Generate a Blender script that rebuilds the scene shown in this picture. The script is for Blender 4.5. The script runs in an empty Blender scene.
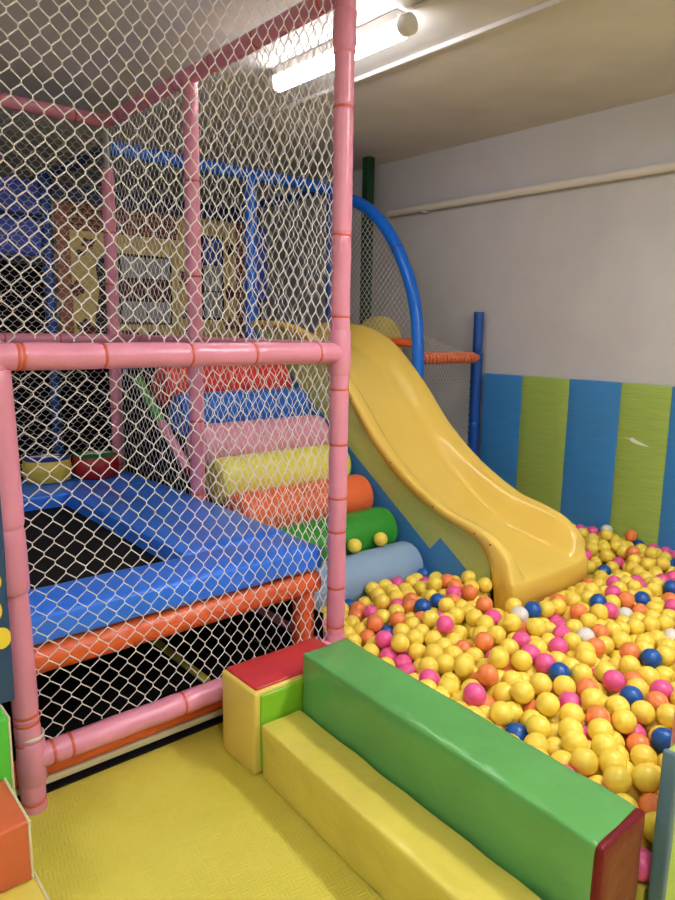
import bpy, bmesh, math, random
from mathutils import Vector, Matrix, noise
import numpy as np

scn = bpy.context.scene
COL = scn.collection
PI = math.pi
rnd = random.Random(7)

# ------------------------------------------------------------------ camera
cam_d = bpy.data.cameras.new('camera')
cam = bpy.data.objects.new('camera', cam_d)
COL.objects.link(cam)
cam_d.sensor_fit = 'VERTICAL'
cam_d.sensor_height = 36.0
cam_d.lens = 689.577 / 900 * 36.0
cam_d.clip_start = 0.05
yaw, pit, rol = math.radians(40.527), math.radians(9.853), math.radians(-0.8935)
fw = Vector((math.sin(yaw) * math.cos(pit), math.cos(yaw) * math.cos(pit), -math.sin(pit)))
rt0 = Vector((math.cos(yaw), -math.sin(yaw), 0))
dn0 = fw.cross(rt0)
rt = math.cos(rol) * rt0 + math.sin(rol) * dn0
dn = -math.sin(rol) * rt0 + math.cos(rol) * dn0
cam.matrix_world = Matrix(((rt.x, -dn.x, -fw.x, 0), (rt.y, -dn.y, -fw.y, 0), (rt.z, -dn.z, -fw.z, 1.45), (0, 0, 0, 1)))
scn.camera = cam

# ------------------------------------------------------------------ world, lights, exposure
w = bpy.data.worlds.new('world')
scn.world = w
w.use_nodes = True
w.node_tree.nodes['Background'].inputs[0].default_value = (0.98, 0.985, 1.0, 1)
w.node_tree.nodes['Background'].inputs[1].default_value = 0.62

def tube_light(x, y, z, power, length=1.2, width=0.1, rot=0.0):
    l = bpy.data.lights.new('unseen_tube_light', 'AREA')
    l.shape = 'RECTANGLE'; l.size = width; l.size_y = length
    l.energy = power; l.color = (0.98, 0.985, 1.0)
    o = bpy.data.objects.new('unseen_tube_light', l)
    o.location = (x, y, z); o.rotation_euler = (0, 0, rot)
    COL.objects.link(o)
    u = bpy.data.lights.new('added_ceiling_uplight', 'AREA')  # added upward fill to brighten the ceiling, no fixture of its own
    u.shape = 'RECTANGLE'; u.size = width; u.size_y = length
    u.energy = power * 1.15; u.color = l.color
    q = bpy.data.objects.new('added_ceiling_uplight', u)
    q.location = (x, y, z - .03); q.rotation_euler = (PI, 0, rot)
    COL.objects.link(q)
    return o
# unseen tubes assumed for fill, behind the camera and over the pit's near end
tube_light(2.33, 0.3, 2.74, 34)
tube_light(0.2, -0.6, 2.74, 26)
tube_light(-1.2, 1.6, 2.74, 18)
tube_light(2.33, -1.8, 2.74, 34)
LAMP_STRENGTH = 22.0

scn.view_settings.view_transform = 'Standard'
scn.view_settings.look = 'None'
scn.view_settings.gamma = 1
scn.view_settings.use_curve_mapping = False
scn.view_settings.exposure = -0.12
scn.cycles.use_denoising = True
scn.cycles.max_bounces = 8

# ------------------------------------------------------------------ materials
def srgb(r, g, b):
    f = lambda c: (c / 255 / 12.92) if c / 255 <= 0.04045 else ((c / 255 + 0.055) / 1.055) ** 2.4
    return (f(r), f(g), f(b), 1)

def new_mat(name, col, rough=0.5, spec=0.5, metal=0.0):
    m = bpy.data.materials.new(name)
    m.use_nodes = True
    b = m.node_tree.nodes['Principled BSDF']
    b.inputs['Base Color'].default_value = col
    b.inputs['Roughness'].default_value = rough
    b.inputs['Metallic'].default_value = metal
    b.inputs['Specular IOR Level'].default_value = spec
    m.diffuse_color = col
    return m

def N(m, t, **kw):
    n = m.node_tree.nodes.new(t)
    for k, v in kw.items():
        if hasattr(n, k): setattr(n, k, v)
    return n

def LK(m, a, b): m.node_tree.links.new(a, b)

def coords(m, scale=(1, 1, 1), rot=(0, 0, 0)):
    t = N(m, 'ShaderNodeTexCoord'); mp = N(m, 'ShaderNodeMapping')
    mp.inputs['Scale'].default_value = scale; mp.inputs['Rotation'].default_value = rot
    LK(m, t.outputs['Object'], mp.inputs['Vector'])
    return mp.outputs['Vector']

def bump(m, height, strength=0.3, dist=0.01):
    b = m.node_tree.nodes['Principled BSDF']; bp = N(m, 'ShaderNodeBump')
    bp.inputs['Strength'].default_value = strength; bp.inputs['Distance'].default_value = dist
    LK(m, height, bp.inputs['Height'])
    prev = b.inputs['Normal'].links
    if prev: LK(m, prev[0].from_socket, bp.inputs['Normal'])
    LK(m, bp.outputs['Normal'], b.inputs['Normal'])

def noise_fac(m, scale, detail=3, rough=0.5, vec=None, sc=(1, 1, 1)):
    n = N(m, 'ShaderNodeTexNoise')
    n.inputs['Scale'].default_value = scale; n.inputs['Detail'].default_value = detail
    n.inputs['Roughness'].default_value = rough
    LK(m, vec if vec is not None else coords(m, sc), n.inputs['Vector'])
    return n.outputs['Fac']

def vary(m, fac, c1, c2, lo=0.3, hi=0.7):
    b = m.node_tree.nodes['Principled BSDF']
    r = N(m, 'ShaderNodeValToRGB')
    r.color_ramp.elements[0].position = lo; r.color_ramp.elements[0].color = c1
    r.color_ramp.elements[1].position = hi; r.color_ramp.elements[1].color = c2
    LK(m, fac, r.inputs['Fac']); LK(m, r.outputs['Color'], b.inputs['Base Color'])
    return r

def scl(c, k): return (c[0] * k, c[1] * k, c[2] * k, 1)

def vinyl(name, col, rough=0.32, wrinkle=0.25, sc=(1, 1, 1), scale=9):
    m = new_mat(name, col, rough, 0.5)
    f = noise_fac(m, scale, 3, 0.5, sc=sc)
    bump(m, f, wrinkle, 0.02)
    g = noise_fac(m, 3.0, 4)
    vary(m, g, scl(col, 0.9), scl(col, 1.07))
    return m

M = {}
PINK = srgb(224, 142, 166)
M['pink'] = vinyl('pink_vinyl', PINK, 0.28, 0.22, (1, 1, 1), 16)
M['tie'] = new_mat('orange_red_tie', srgb(205, 92, 62), 0.4)
M['tie_white'] = new_mat('white_tie', srgb(225, 215, 205), 0.4)
M['net'] = new_mat('cream_net_cord', srgb(228, 223, 222), 0.7, 0.3)
M['blue_tube'] = vinyl('bright_blue_vinyl', srgb(12, 110, 225), 0.28, 0.2, scale=14)
M['blue_post'] = vinyl('mid_blue_vinyl', srgb(18, 76, 158), 0.35, 0.2, scale=14)
M['navy'] = vinyl('navy_vinyl', srgb(20, 42, 92), 0.4, 0.2)
M['orange_tube'] = vinyl('orange_vinyl', srgb(232, 102, 52), 0.32, 0.3, scale=14)
M['pad_blue'] = vinyl('blue_pad_vinyl', srgb(52, 126, 246), 0.3, 0.25, scale=7)
M['mat_black'] = new_mat('black_mesh_mat', srgb(22, 20, 22), 0.8, 0.2)
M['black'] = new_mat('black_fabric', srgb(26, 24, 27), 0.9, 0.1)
M['red'] = vinyl('red_vinyl', srgb(192, 48, 52), 0.35, 0.25)
M['dark_red'] = vinyl('dark_red_vinyl', srgb(104, 22, 28), 0.42, 0.5, scale=8)
M['block_green'] = vinyl('leaf_green_vinyl', srgb(92, 158, 84), 0.2, 0.6, scale=7)
M['lime'] = vinyl('lime_vinyl', srgb(128, 186, 40), 0.35, 0.25)
M['yellow_vinyl'] = vinyl('yellow_vinyl', srgb(210, 194, 84), 0.2, 0.7, scale=7)
M['yellow_pale'] = vinyl('pale_yellow_vinyl', srgb(222, 196, 92), 0.4, 0.25)
M['step_orange'] = vinyl('burnt_orange_vinyl', srgb(200, 98, 58), 0.33, 0.25)
M['step_green'] = vinyl('bright_green_vinyl', srgb(78, 190, 60), 0.35, 0.25)
M['piping'] = new_mat('cream_piping', srgb(214, 206, 170), 0.5)
M['roll_red'] = vinyl('roll_red', srgb(215, 58, 52), 0.32, 0.3)
M['roll_blue'] = vinyl('roll_blue', srgb(35, 105, 195), 0.32, 0.3)
M['roll_pink'] = vinyl('roll_pink', srgb(222, 150, 172), 0.35, 0.3)
M['roll_yellow'] = vinyl('roll_yellow', srgb(232, 222, 92), 0.35, 0.3)
M['roll_orange'] = vinyl('roll_orange', srgb(232, 108, 62), 0.35, 0.3)
M['roll_green'] = vinyl('roll_green', srgb(50, 142, 46), 0.35, 0.3)
M['roll_grey'] = vinyl('roll_greyblue', srgb(140, 168, 200), 0.35, 0.3)
M['wood'] = new_mat('dark_board', srgb(52, 42, 38), 0.8, 0.2)
M['white_plastic'] = new_mat('white_plastic', srgb(225, 222, 214), 0.35)
M['steel'] = new_mat('galvanised_steel', srgb(150, 150, 145), 0.4, 0.5, 0.7)
M['green_paint'] = new_mat('dark_green_paint', srgb(18, 66, 42), 0.4)
M['cream_paint'] = new_mat('cream_paint', srgb(226, 219, 208), 0.5)
M['drum_yellow'] = vinyl('drum_yellow', srgb(214, 190, 78), 0.4, 0.25)
M['drum_red'] = vinyl('drum_red', srgb(170, 28, 38), 0.4, 0.25)
M['drum_blue'] = vinyl('drum_blue', srgb(28, 62, 160), 0.4, 0.2)
M['drum_green'] = vinyl('drum_green', srgb(20, 120, 62), 0.4, 0.2)
M['white_vinyl'] = new_mat('white_vinyl', srgb(232, 232, 228), 0.4)
M['screw'] = new_mat('dark_screw', srgb(60, 50, 38), 0.4, 0.5, 0.6)

M['dark_red'].node_tree.nodes['Principled BSDF'].inputs['Specular IOR Level'].default_value = 0.2
# slide plastic
m = M['slide'] = new_mat('yellow_slide_plastic', srgb(240, 206, 112), 0.17, 0.5)
f = noise_fac(m, 2.2, 4); vary(m, f, srgb(240, 203, 92), srgb(246, 211, 104))
bump(m, noise_fac(m, 6, 2), 0.06, 0.02)

# walls and ceiling
m = M['wall'] = new_mat('painted_wall', srgb(205, 199, 194), 0.85, 0.2)
vary(m, noise_fac(m, 1.3, 6, 0.6), srgb(196, 193, 196), srgb(210, 207, 210))
bump(m, noise_fac(m, 60, 5, 0.6), 0.12, 0.004)
bump(m, noise_fac(m, 3, 3, 0.5), 0.15, 0.02)
m = M['back_wall'] = new_mat('grey_brown_wall', srgb(140, 128, 122), 0.9, 0.2)
vary(m, noise_fac(m, 1.5, 5), srgb(160, 150, 144), srgb(178, 168, 162))
m = M['ceiling'] = new_mat('concrete_ceiling', srgb(190, 178, 164), 0.9, 0.2)
r = vary(m, noise_fac(m, 1.1, 7, 0.62), srgb(202, 198, 200), srgb(228, 224, 226))
bump(m, noise_fac(m, 35, 6, 0.65), 0.25, 0.006)
bump(m, noise_fac(m, 2.5, 3, 0.5), 0.2, 0.03)

# EVA mat floor: woven diamond relief
m = M['floor'] = new_mat('yellow_foam_mat', srgb(222, 204, 72), 0.5, 0.4)
vary(m, noise_fac(m, 2.0, 5, 0.6), srgb(196, 184, 66), srgb(212, 200, 84))
v = coords(m, (1, 1, 1), (0, 0, 0.2))
ch = N(m, 'ShaderNodeTexChecker'); ch.inputs['Scale'].default_value = 34
LK(m, v, ch.inputs['Vector'])
wx = N(m, 'ShaderNodeTexWave'); wx.inputs['Scale'].default_value = 28; wx.bands_direction = 'X'; LK(m, v, wx.inputs['Vector'])
wy = N(m, 'ShaderNodeTexWave'); wy.inputs['Scale'].default_value = 28; wy.bands_direction = 'Y'; LK(m, v, wy.inputs['Vector'])
mx = N(m, 'ShaderNodeMix'); LK(m, ch.outputs['Fac'], mx.inputs[0]); LK(m, wx.outputs['Fac'], mx.inputs[2]); LK(m, wy.outputs['Fac'], mx.inputs[3])
bump(m, mx.outputs[0], 0.35, 0.003)

# ribbed stripe fabric of the wall padding
def fabric(name, col):
    m = new_mat(name, col, 0.42, 0.35)
    f = noise_fac(m, 5, 5, 0.6, sc=(1, 1, 28))
    vary(m, f, scl(col, 0.84), scl(col, 1.12))
    bump(m, noise_fac(m, 9, 4, 0.6, sc=(1, 0.5, 30)), 0.25, 0.006)
    bump(m, noise_fac(m, 3, 2), 0.2, 0.03)
    return m
M['fab_blue'] = fabric('blue_ribbed_fabric', srgb(62, 136, 200))
M['fab_green'] = fabric('green_ribbed_fabric', srgb(160, 184, 88))

# striped fabric of the slide's side, diagonal bands with a seam
m = M['slide_side'] = new_mat('striped_slide_side', srgb(146, 168, 52), 0.42, 0.35)
t = N(m, 'ShaderNodeTexCoord'); sp = N(m, 'ShaderNodeSeparateXYZ'); LK(m, t.outputs['Object'], sp.inputs[0])
def mth(op, a, b=None):
    n = N(m, 'ShaderNodeMath'); n.operation = op
    for i, q in enumerate((a, b)):
        if q is None: continue
        if isinstance(q, (int, float)): n.inputs[i].default_value = q
        else: LK(m, q, n.inputs[i])
    return n.outputs[0]
tt = mth('SUBTRACT', sp.outputs['Z'], mth('MULTIPLY', sp.outputs['Y'], 0.685))
seam = mth('GREATER_THAN', mth('SUBTRACT', sp.outputs['Y'], mth('MULTIPLY', mth('SUBTRACT', sp.outputs['Z'], 0.274), -0.93)), 2.439)
off = mth('ADD', -1.27, mth('MULTIPLY', seam, -0.130))
ph = mth('FRACT', mth('ADD', mth('DIVIDE', mth('SUBTRACT', tt, off), 0.70), 8.0))
isblue = mth('GREATER_THAN', ph, 0.5)
mix = N(m, 'ShaderNodeMix'); mix.data_type = 'RGBA'
LK(m, isblue, mix.inputs[0])
mix.inputs[6].default_value = srgb(198, 210, 122); mix.inputs[7].default_value = srgb(80, 154, 222)
nf = noise_fac(m, 6, 4, 0.6, sc=(1, 18, 6))
mm = N(m, 'ShaderNodeMix'); mm.data_type = 'RGBA'; mm.blend_type = 'MULTIPLY'; mm.inputs[0].default_value = 0.3
LK(m, mix.outputs[2], mm.inputs[6]); LK(m, nf, mm.inputs[7])
LK(m, mm.outputs[2], m.node_tree.nodes['Principled BSDF'].inputs['Base Color'])

# brick print and plaster print
m = M['brick'] = new_mat('brown_brick_print', srgb(150, 88, 62), 0.6)
bk = N(m, 'ShaderNodeTexBrick'); bk.inputs['Scale'].default_value = 7
bk.inputs['Color1'].default_value = srgb(186, 116, 88); bk.inputs['Color2'].default_value = srgb(150, 88, 66)
bk.inputs['Mortar'].default_value = srgb(70, 40, 32); bk.inputs['Mortar Size'].default_value = 0.03
LK(m, coords(m, (1, 1, 1), (PI / 2, 0, 0)), bk.inputs['Vector']); LK(m, bk.outputs['Color'], m.node_tree.nodes['Principled BSDF'].inputs['Base Color'])
M['plaster'] = vinyl('yellow_plaster_print', srgb(226, 198, 118), 0.5, 0.1)
M['pane'] = new_mat('grey_window_print', srgb(168, 168, 172), 0.4)
M['pane_blue'] = new_mat('blue_window_print', srgb(70, 92, 190), 0.4)
M['brown_print'] = new_mat('brown_print', srgb(170, 104, 78), 0.5)
M['ink'] = new_mat('dark_print', srgb(30, 24, 26), 0.5)
M['maroon'] = new_mat('maroon_print', srgb(96, 34, 36), 0.5)
M['blue_panel'] = vinyl('violet_blue_panel', srgb(78, 102, 215), 0.45, 0.15)
M['petal'] = new_mat('petal_yellow', srgb(235, 205, 60), 0.5)
M['panel_navy'] = vinyl('dusk_blue_panel', srgb(38, 72, 108), 0.45, 0.15)

m = M['lamp'] = new_mat('lit_tube', (1, 1, 1, 1), 0.4)
b = m.node_tree.nodes['Principled BSDF']
b.inputs['Emission Color'].default_value = (1.0, 0.985, 0.96, 1); b.inputs['Emission Strength'].default_value = LAMP_STRENGTH

def ball_mat(name, col):
    m = new_mat(name, col, 0.33, 0.5)
    b = m.node_tree.nodes['Principled BSDF']
    b.inputs['Subsurface Weight'].default_value = 0.12
    b.inputs['Subsurface Radius'].default_value = (1, 0.8, 0.5)
    b.inputs['Subsurface Scale'].default_value = 0.012
    return m
M['ball_yellow'] = ball_mat('ball_yellow', srgb(246, 217, 84))
M['ball_orange'] = ball_mat('ball_orange', srgb(236, 134, 76))
M['ball_pink'] = ball_mat('ball_pink', srgb(230, 88, 152))
M['ball_blue'] = ball_mat('ball_blue', srgb(14, 82, 160))
M['ball_white'] = ball_mat('ball_white', srgb(226, 224, 220))

# ------------------------------------------------------------------ mesh helpers
def link(name, bm, mat, parent=None, smooth=True, angle=0.9):
    me = bpy.data.meshes.new(name)
    bmesh.ops.recalc_face_normals(bm, faces=bm.faces)
    if smooth:
        for f in bm.faces: f.smooth = True
        for e in bm.edges:
            if len(e.link_faces) == 2 and e.calc_face_angle(0) > angle: e.smooth = False
    bm.to_mesh(me); bm.free()
    for q in (mat if isinstance(mat, (list, tuple)) else [mat]): me.materials.append(q)
    o = bpy.data.objects.new(name, me)
    COL.objects.link(o)
    if parent is not None: put_under(o, parent)
    return o

def put_under(o, parent):
    o.parent = parent
    # meshes are made in world coordinates; parents sit at the thing's base
    wl = Vector((0, 0, 0)); p = parent
    while p is not None:
        wl += p.location; p = p.parent
    o.location = o.location - wl

def thing(name, label, cat, loc=(0, 0, 0), group=None):
    o = bpy.data.objects.new(name, None)
    COL.objects.link(o)
    o.empty_display_size = 0.1
    o.location = loc
    return tag(o, label, cat, group)

def tag(o, label, cat, group=None, kind=None):
    o['label'] = label; o['category'] = cat
    if group: o['group'] = group
    if kind: o['kind'] = kind
    return o

def struct(o, label=None, cat=None):
    o['kind'] = 'structure'
    if label: o['label'] = label
    if cat: o['category'] = cat
    return o

def based(o, base):
    """move a single mesh object's origin to its base point"""
    b = Vector(base); o.data.transform(Matrix.Translation(-b)); o.location = b
    return o

def box(bm, x0, x1, y0, y1, z0, z1, bev=0.0, seg=3):
    g = bmesh.ops.create_cube(bm, size=1)
    vs = g['verts']
    for v in vs:
        v.co = Vector(((x0 + x1) / 2 + v.co.x * (x1 - x0), (y0 + y1) / 2 + v.co.y * (y1 - y0), (z0 + z1) / 2 + v.co.z * (z1 - z0)))
    if bev > 0:
        es = list({e for v in vs for e in v.link_edges})
        bmesh.ops.bevel(bm, geom=es, offset=bev, segments=seg, profile=0.5, affect='EDGES')
    return bm

def soft_box(x0, x1, y0, y1, z0, z1, bev=0.012, puff=0.006, wr=0.004, seed=0, cut=0.06):
    """vinyl covered foam: faces cut fine, slightly puffed and rumpled, edges rounded"""
    bm = bmesh.new()
    d = (x1 - x0, y1 - y0, z1 - z0); o = (x0, y0, z0)
    n = [max(4, int(round(q / cut))) for q in d]
    def grid(i):
        L = d[i]; e = min(bev, L * 0.3)
        pts = [0.0, e * 0.12, e * 0.45, e]
        k = n[i]
        pts += [e + (L - 2 * e) * j / k for j in range(1, k)]
        pts += [L - e, L - e * 0.45, L - e * 0.12, L]
        return pts
    G = [grid(i) for i in range(3)]
    cache = {}
    def vert(p):
        key = tuple(round(q, 6) for q in p)
        if key in cache: return cache[key]
        q = Vector(p); L = Vector(d)
        inner = Vector([min(max(q[i], min(bev, d[i] * .3)), d[i] - min(bev, d[i] * .3)) for i in range(3)])
        out = q - inner
        nrm = out.normalized() if out.length > 1e-9 else Vector((0, 0, 0))
        bb = [min(bev, d[i] * .3) for i in range(3)]
        res = inner + Vector([nrm[i] * bb[i] for i in range(3)])
        u = [min(1, max(0, q[i] / L[i])) for i in range(3)]
        pf = 1.0
        for i in range(3):
            pf *= max(0.0, 4 * u[i] * (1 - u[i])) ** (0.6 * (1 - abs(nrm[i])))
        wv = noise.noise(Vector((o[0] + q[0], o[1] + q[1], o[2] + q[2])) * 9 + Vector((seed * 7.3, 0, 0))) * wr
        res += nrm * (puff * pf + wv)
        cache[key] = bm.verts.new(res + Vector(o))
        return cache[key]
    for ax in range(3):
        a, b_ = [(1, 2), (2, 0), (0, 1)][ax]
        for side in (0, 1):
            for i in range(len(G[a]) - 1):
                for j in range(len(G[b_]) - 1):
                    quad = []
                    for (ii, jj) in ((i, j), (i + 1, j), (i + 1, j + 1), (i, j + 1)):
                        p = [0, 0, 0]; p[ax] = d[ax] * side; p[a] = G[a][ii]; p[b_] = G[b_][jj]
                        quad.append(vert(p))
                    if len(set(quad)) == 4:
                        try: bm.faces.new(quad)
                        except ValueError: pass
    return bm

def frames(pts):
    ts = []
    for i in range(len(pts)):
        a = pts[max(0, i - 1)]; b = pts[min(len(pts) - 1, i + 1)]
        ts.append((b - a).normalized())
    t = ts[0]
    ref = Vector((0, 0, 1)) if abs(t.z) < 0.9 else Vector((1, 0, 0))
    nrm = (ref - t * ref.dot(t)).normalized()
    out = []
    for t in ts:
        nrm = (nrm - t * nrm.dot(t)).normalized()
        out.append((t, nrm, t.cross(nrm)))
    return out

def tube(bm, pts, r, seg=16, cap=True, wob=0.0):
    pts = [Vector(p) for p in pts]
    fr = frames(pts); rings = []
    for i, (p, (t, n, b)) in enumerate(zip(pts, fr)):
        rr = r[i] if isinstance(r, (list, tuple)) else r
        ring = []
        for k in range(seg):
            a = 2 * PI * k / seg
            d = n * math.cos(a) + b * math.sin(a)
            q = rr
            if wob: q += noise.noise((p + d * rr) * 14) * wob
            ring.append(bm.verts.new(p + d * q))
        rings.append(ring)
    for i in range(len(rings) - 1):
        for k in range(seg):
            bm.faces.new((rings[i][k], rings[i][(k + 1) % seg], rings[i + 1][(k + 1) % seg], rings[i + 1][k]))
    if cap and seg > 2:
        bm.faces.new(rings[0][::-1]); bm.faces.new(rings[-1])
    return bm

def line(a, b, n):
    a, b = Vector(a), Vector(b)
    return [a.lerp(b, i / n) for i in range(n + 1)]

def foam_tube(bm, a, b, r, cuts=(), seg=20):
    """padded pipe from a to b; little waists where ties pinch it (cuts: 0..1)"""
    a, b = Vector(a), Vector(b); L = (b - a).length
    ss = set([0, 0.004 / L, 1 - 0.004 / L, 1])
    k = max(4, int(L / 0.05))
    for i in range(1, k): ss.add(i / k)
    for c in cuts:
        for dlt in (-0.016, -0.008, -0.004, 0, 0.004, 0.008, 0.016): ss.add(min(1, max(0, c + dlt / L)))
    ss = sorted(ss); pts = []; rs = []
    for s in ss:
        rr = r
        if s < 0.002 / L or s > 1 - 0.002 / L: rr = r * 0.93
        for c in cuts:
            q = abs(s - c) * L
            if q < 0.012: rr -= 0.0035 * (1 - q / 0.012)
        pts.append(a.lerp(b, s)); rs.append(rr)
    return tube(bm, pts, rs, seg, True, 0.0022)

def ring(bm, c, axis, R, r=0.0025, seg=24, ms=6, squash=1.8):
    """a tie round a pipe: flat torus about axis"""
    axis = Vector(axis).normalized(); c = Vector(c)
    ref = Vector((0, 0, 1)) if abs(axis.z) < 0.9 else Vector((1, 0, 0))
    n = (ref - axis * ref.dot(axis)).normalized(); b = axis.cross(n)
    V = []
    for i in range(seg):
        a = 2 * PI * i / seg; d = n * math.cos(a) + b * math.sin(a)
        V.append([bm.verts.new(c + d * (R + r * math.cos(2 * PI * j / ms)) + axis * (r * squash * math.sin(2 * PI * j / ms))) for j in range(ms)])
    for i in range(seg):
        for j in range(ms):
            bm.faces.new((V[i][j], V[(i + 1) % seg][j], V[(i + 1) % seg][(j + 1) % ms], V[i][(j + 1) % ms]))
    return bm

def lathe(bm, prof, c, seg=48):
    """profile of (radius, z) about a vertical axis at c"""
    c = Vector(c); R = []
    for (r, z) in prof:
        if r < 1e-6: R.append([bm.verts.new(c + Vector((0, 0, z)))])
        else: R.append([bm.verts.new(c + Vector((r * math.cos(2 * PI * k / seg), r * math.sin(2 * PI * k / seg), z))) for k in range(seg)])
    for a, b in zip(R, R[1:]):
        for k in range(seg):
            q = [a[k % len(a)], a[(k + 1) % len(a)], b[(k + 1) % len(b)], b[k % len(b)]]
            u = []
            for v in q:
                if v not in u: u.append(v)
            if len(u) > 2: bm.faces.new(u)
    return bm

def net(o, u, v, nrm, w, h, inside=None, du=0.0295, dv=0.0315, r=0.0022, seg=4, jog=0.005, warp=0.006, seed=0, sag=0.0, mp=None):
    """knotless diamond netting in the plane o + s*u + t*v, clipped to 0..w, 0..h and inside(s, t)"""
    bm = bmesh.new(); o, u, v, nrm = Vector(o), Vector(u), Vector(v), Vector(nrm)
    nu, nv = int(w / du) + 2, int(h / dv) + 2
    def P(s, t, sd):
        ws = noise.noise(Vector((s * 2.3, t * 2.3, seed))) * warp
        wt = noise.noise(Vector((s * 2.3, t * 2.3, seed + 9))) * warp
        dep = noise.noise(Vector((s * 1.7, t * 1.7, seed + 5))) * warp * 1.5 + sd * 0.0012 + sag * 16 * (s / w) * (1 - s / w) * (t / h) * (1 - t / h)
        return o + u * (s + ws) + v * (t + wt) + nrm * dep
    ok = lambda s, t: -1e-4 <= s <= w + 1e-4 and -1e-4 <= t <= h + 1e-4 and (inside is None or inside(s, t))
    for sg in (1, -1):
        starts = []
        for k in range(-nv - nu // 2, nu + nv + nu // 2):
            i0 = k; j0 = 0 if sg == 1 else nv
            pts = []
            for q in range(nv + 1):
                i = i0 + q; j = j0 + sg * q
                s, t = i * du, j * dv
                if (i + j) % 2: break
                jj = noise.noise(Vector((i * 0.9, j * 0.9, seed + 3))) * 0.002
                pts.append((s, t - sg * jog + jj)); pts.append((s, t + sg * jog + jj))
            if mp: pts = [mp(a, b_) for a, b_ in pts]
            run = []
            def flush():
                if len(run) > 1: tube(bm, run, r, seg, False)
                run.clear()
            for (s, t) in pts:
                if ok(s, t): run.append(P(s, t, sg))
                else: flush()
            flush()
    return bm

def poly_prism(bm, outline, axis, a0, a1):
    """outline of (p, q) pairs in the plane across axis, between a0 and a1"""
    def mk(p, q, a): return {'x': (a, p, q), 'y': (p, a, q), 'z': (p, q, a)}[axis]
    A = [bm.verts.new(mk(p, q, a0)) for p, q in outline]; B = [bm.verts.new(mk(p, q, a1)) for p, q in outline]
    bm.faces.new(A); bm.faces.new(B[::-1])
    for i in range(len(A)):
        j = (i + 1) % len(A)
        bm.faces.new((A[i], B[i], B[j], A[j]))
    return bm

def inpoly(poly):
    def f(x, y):
        c = False; j = len(poly) - 1
        for i in range(len(poly)):
            xi, yi = poly[i]; xj, yj = poly[j]
            if (yi > y) != (yj > y) and x < (xj - xi) * (y - yi) / (yj - yi) + xi: c = not c
            j = i
        return c
    return f

def interp(x, tab):
    if x <= tab[0][0]: return tab[0][1]
    for (a, b), (c, d) in zip(tab, tab[1:]):
        if x <= c:
            return b + (d - b) * (x - a) / (c - a)
    return tab[-1][1]

def smooth_tab(tab):
    xs = [t[0] for t in tab]; ys = [t[1] for t in tab]; n = len(xs)
    d = []
    for i in range(n):
        if i == 0: d.append((ys[1] - ys[0]) / (xs[1] - xs[0]))
        elif i == n - 1: d.append((ys[-1] - ys[-2]) / (xs[-1] - xs[-2]))
        else: d.append((ys[i + 1] - ys[i - 1]) / (xs[i + 1] - xs[i - 1]))
    def f(x):
        x = min(max(x, xs[0]), xs[-1])
        for i in range(n - 1):
            if x <= xs[i + 1]:
                h = xs[i + 1] - xs[i]; t = (x - xs[i]) / h
                return (2 * t**3 - 3 * t**2 + 1) * ys[i] + (t**3 - 2 * t**2 + t) * h * d[i] + (-2 * t**3 + 3 * t**2) * ys[i + 1] + (t**3 - t**2) * h * d[i + 1]
    return f

# ------------------------------------------------------------------ room
ZC = 2.83
XW = 4.24
struct(link('floor', box(bmesh.new(), -4, XW, -4, 7.4, -0.06, 0), M['floor']), 'yellow foam mat floor with fine woven relief')
struct(link('ceiling', box(bmesh.new(), -4, XW + .1, -4, 7.5, ZC, ZC + .12), M['ceiling']), 'rough grey beige concrete ceiling')
struct(link('wall_right', box(bmesh.new(), XW, XW + .1, -4, 7.5, -0.06, ZC), M['wall']), 'pale grey painted wall above the striped padding')
struct(link('wall_back', box(bmesh.new(), -4, XW, 7.4, 7.5, -0.06, ZC), M['back_wall']), 'grey brown wall far behind the play structure')
bm = bmesh.new(); box(bm, 2.722, 2.742, -4, 7.4, ZC - .022, ZC - .0, .003)
struct(link('trim_1', bm, M['ceiling']), 'pale joint strip running along the ceiling')

# dark green column by the right wall
bm = bmesh.new(); box(bm, 3.955, 4.03, 4.3, 4.375, 0, ZC - .001, .008)
tag(based(link('column', bm, M['green_paint']), (3.99, 4.34, 0)), 'dark green painted steel column near the far end of wall pipe', 'column')
# cream pipe along the wall
pp = thing('wall_pipe', 'cream heating pipe running high along the grey wall', 'pipe', (XW - .04, 1.6, 2.38))
link('pipe', tube(bmesh.new(), line((XW - .045, 4.29, 2.412), (XW - .045, -3.6, 2.422), 30), 0.028, 16), M['cream_paint'], pp)
for y in (3.9, 1.2, -1.2):
    bm = bmesh.new(); box(bm, XW - .07, XW - .0, y - .012, y + .012, 2.375, 2.387, .002)
    link('bracket', bm, M['cream_paint'], pp)

# ceiling lamp
lp = thing('ceiling_lamp', 'lit white fluorescent tube lamp on the ceiling', 'lamp', (2.33, 2.75, ZC))
bm = bmesh.new(); box(bm, 2.30, 2.36, 2.34, 3.25, ZC - .045, ZC - .001, .008); link('housing', bm, M['white_plastic'], lp)
bm = bmesh.new(); tube(bm, line((2.33, 2.33, ZC - .083), (2.33, 3.26, ZC - .083), 6), 0.037, 20); link('tube', bm, M['lamp'], lp)
for y, s in ((2.33, -1), (3.26, 1)):
    bm = bmesh.new()
    tube(bm, [(2.33, y, ZC - .07), (2.33, y + s * .008, ZC - .07), (2.33, y + s * .05, ZC - .07), (2.33, y + s * .062, ZC - .068)], [.041, .045, .044, .03], 20)
    link('end_cap', bm, M['white_plastic'], lp)
bm = bmesh.new(); tube(bm, line((2.335, 2.27, ZC - .012), (2.36, -2.0, ZC - .012), 20), 0.009, 8)
tag(link('cable_conduit', bm, M['white_plastic']), 'thin white cable conduit leading from the lamp along the ceiling', 'conduit')

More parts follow.
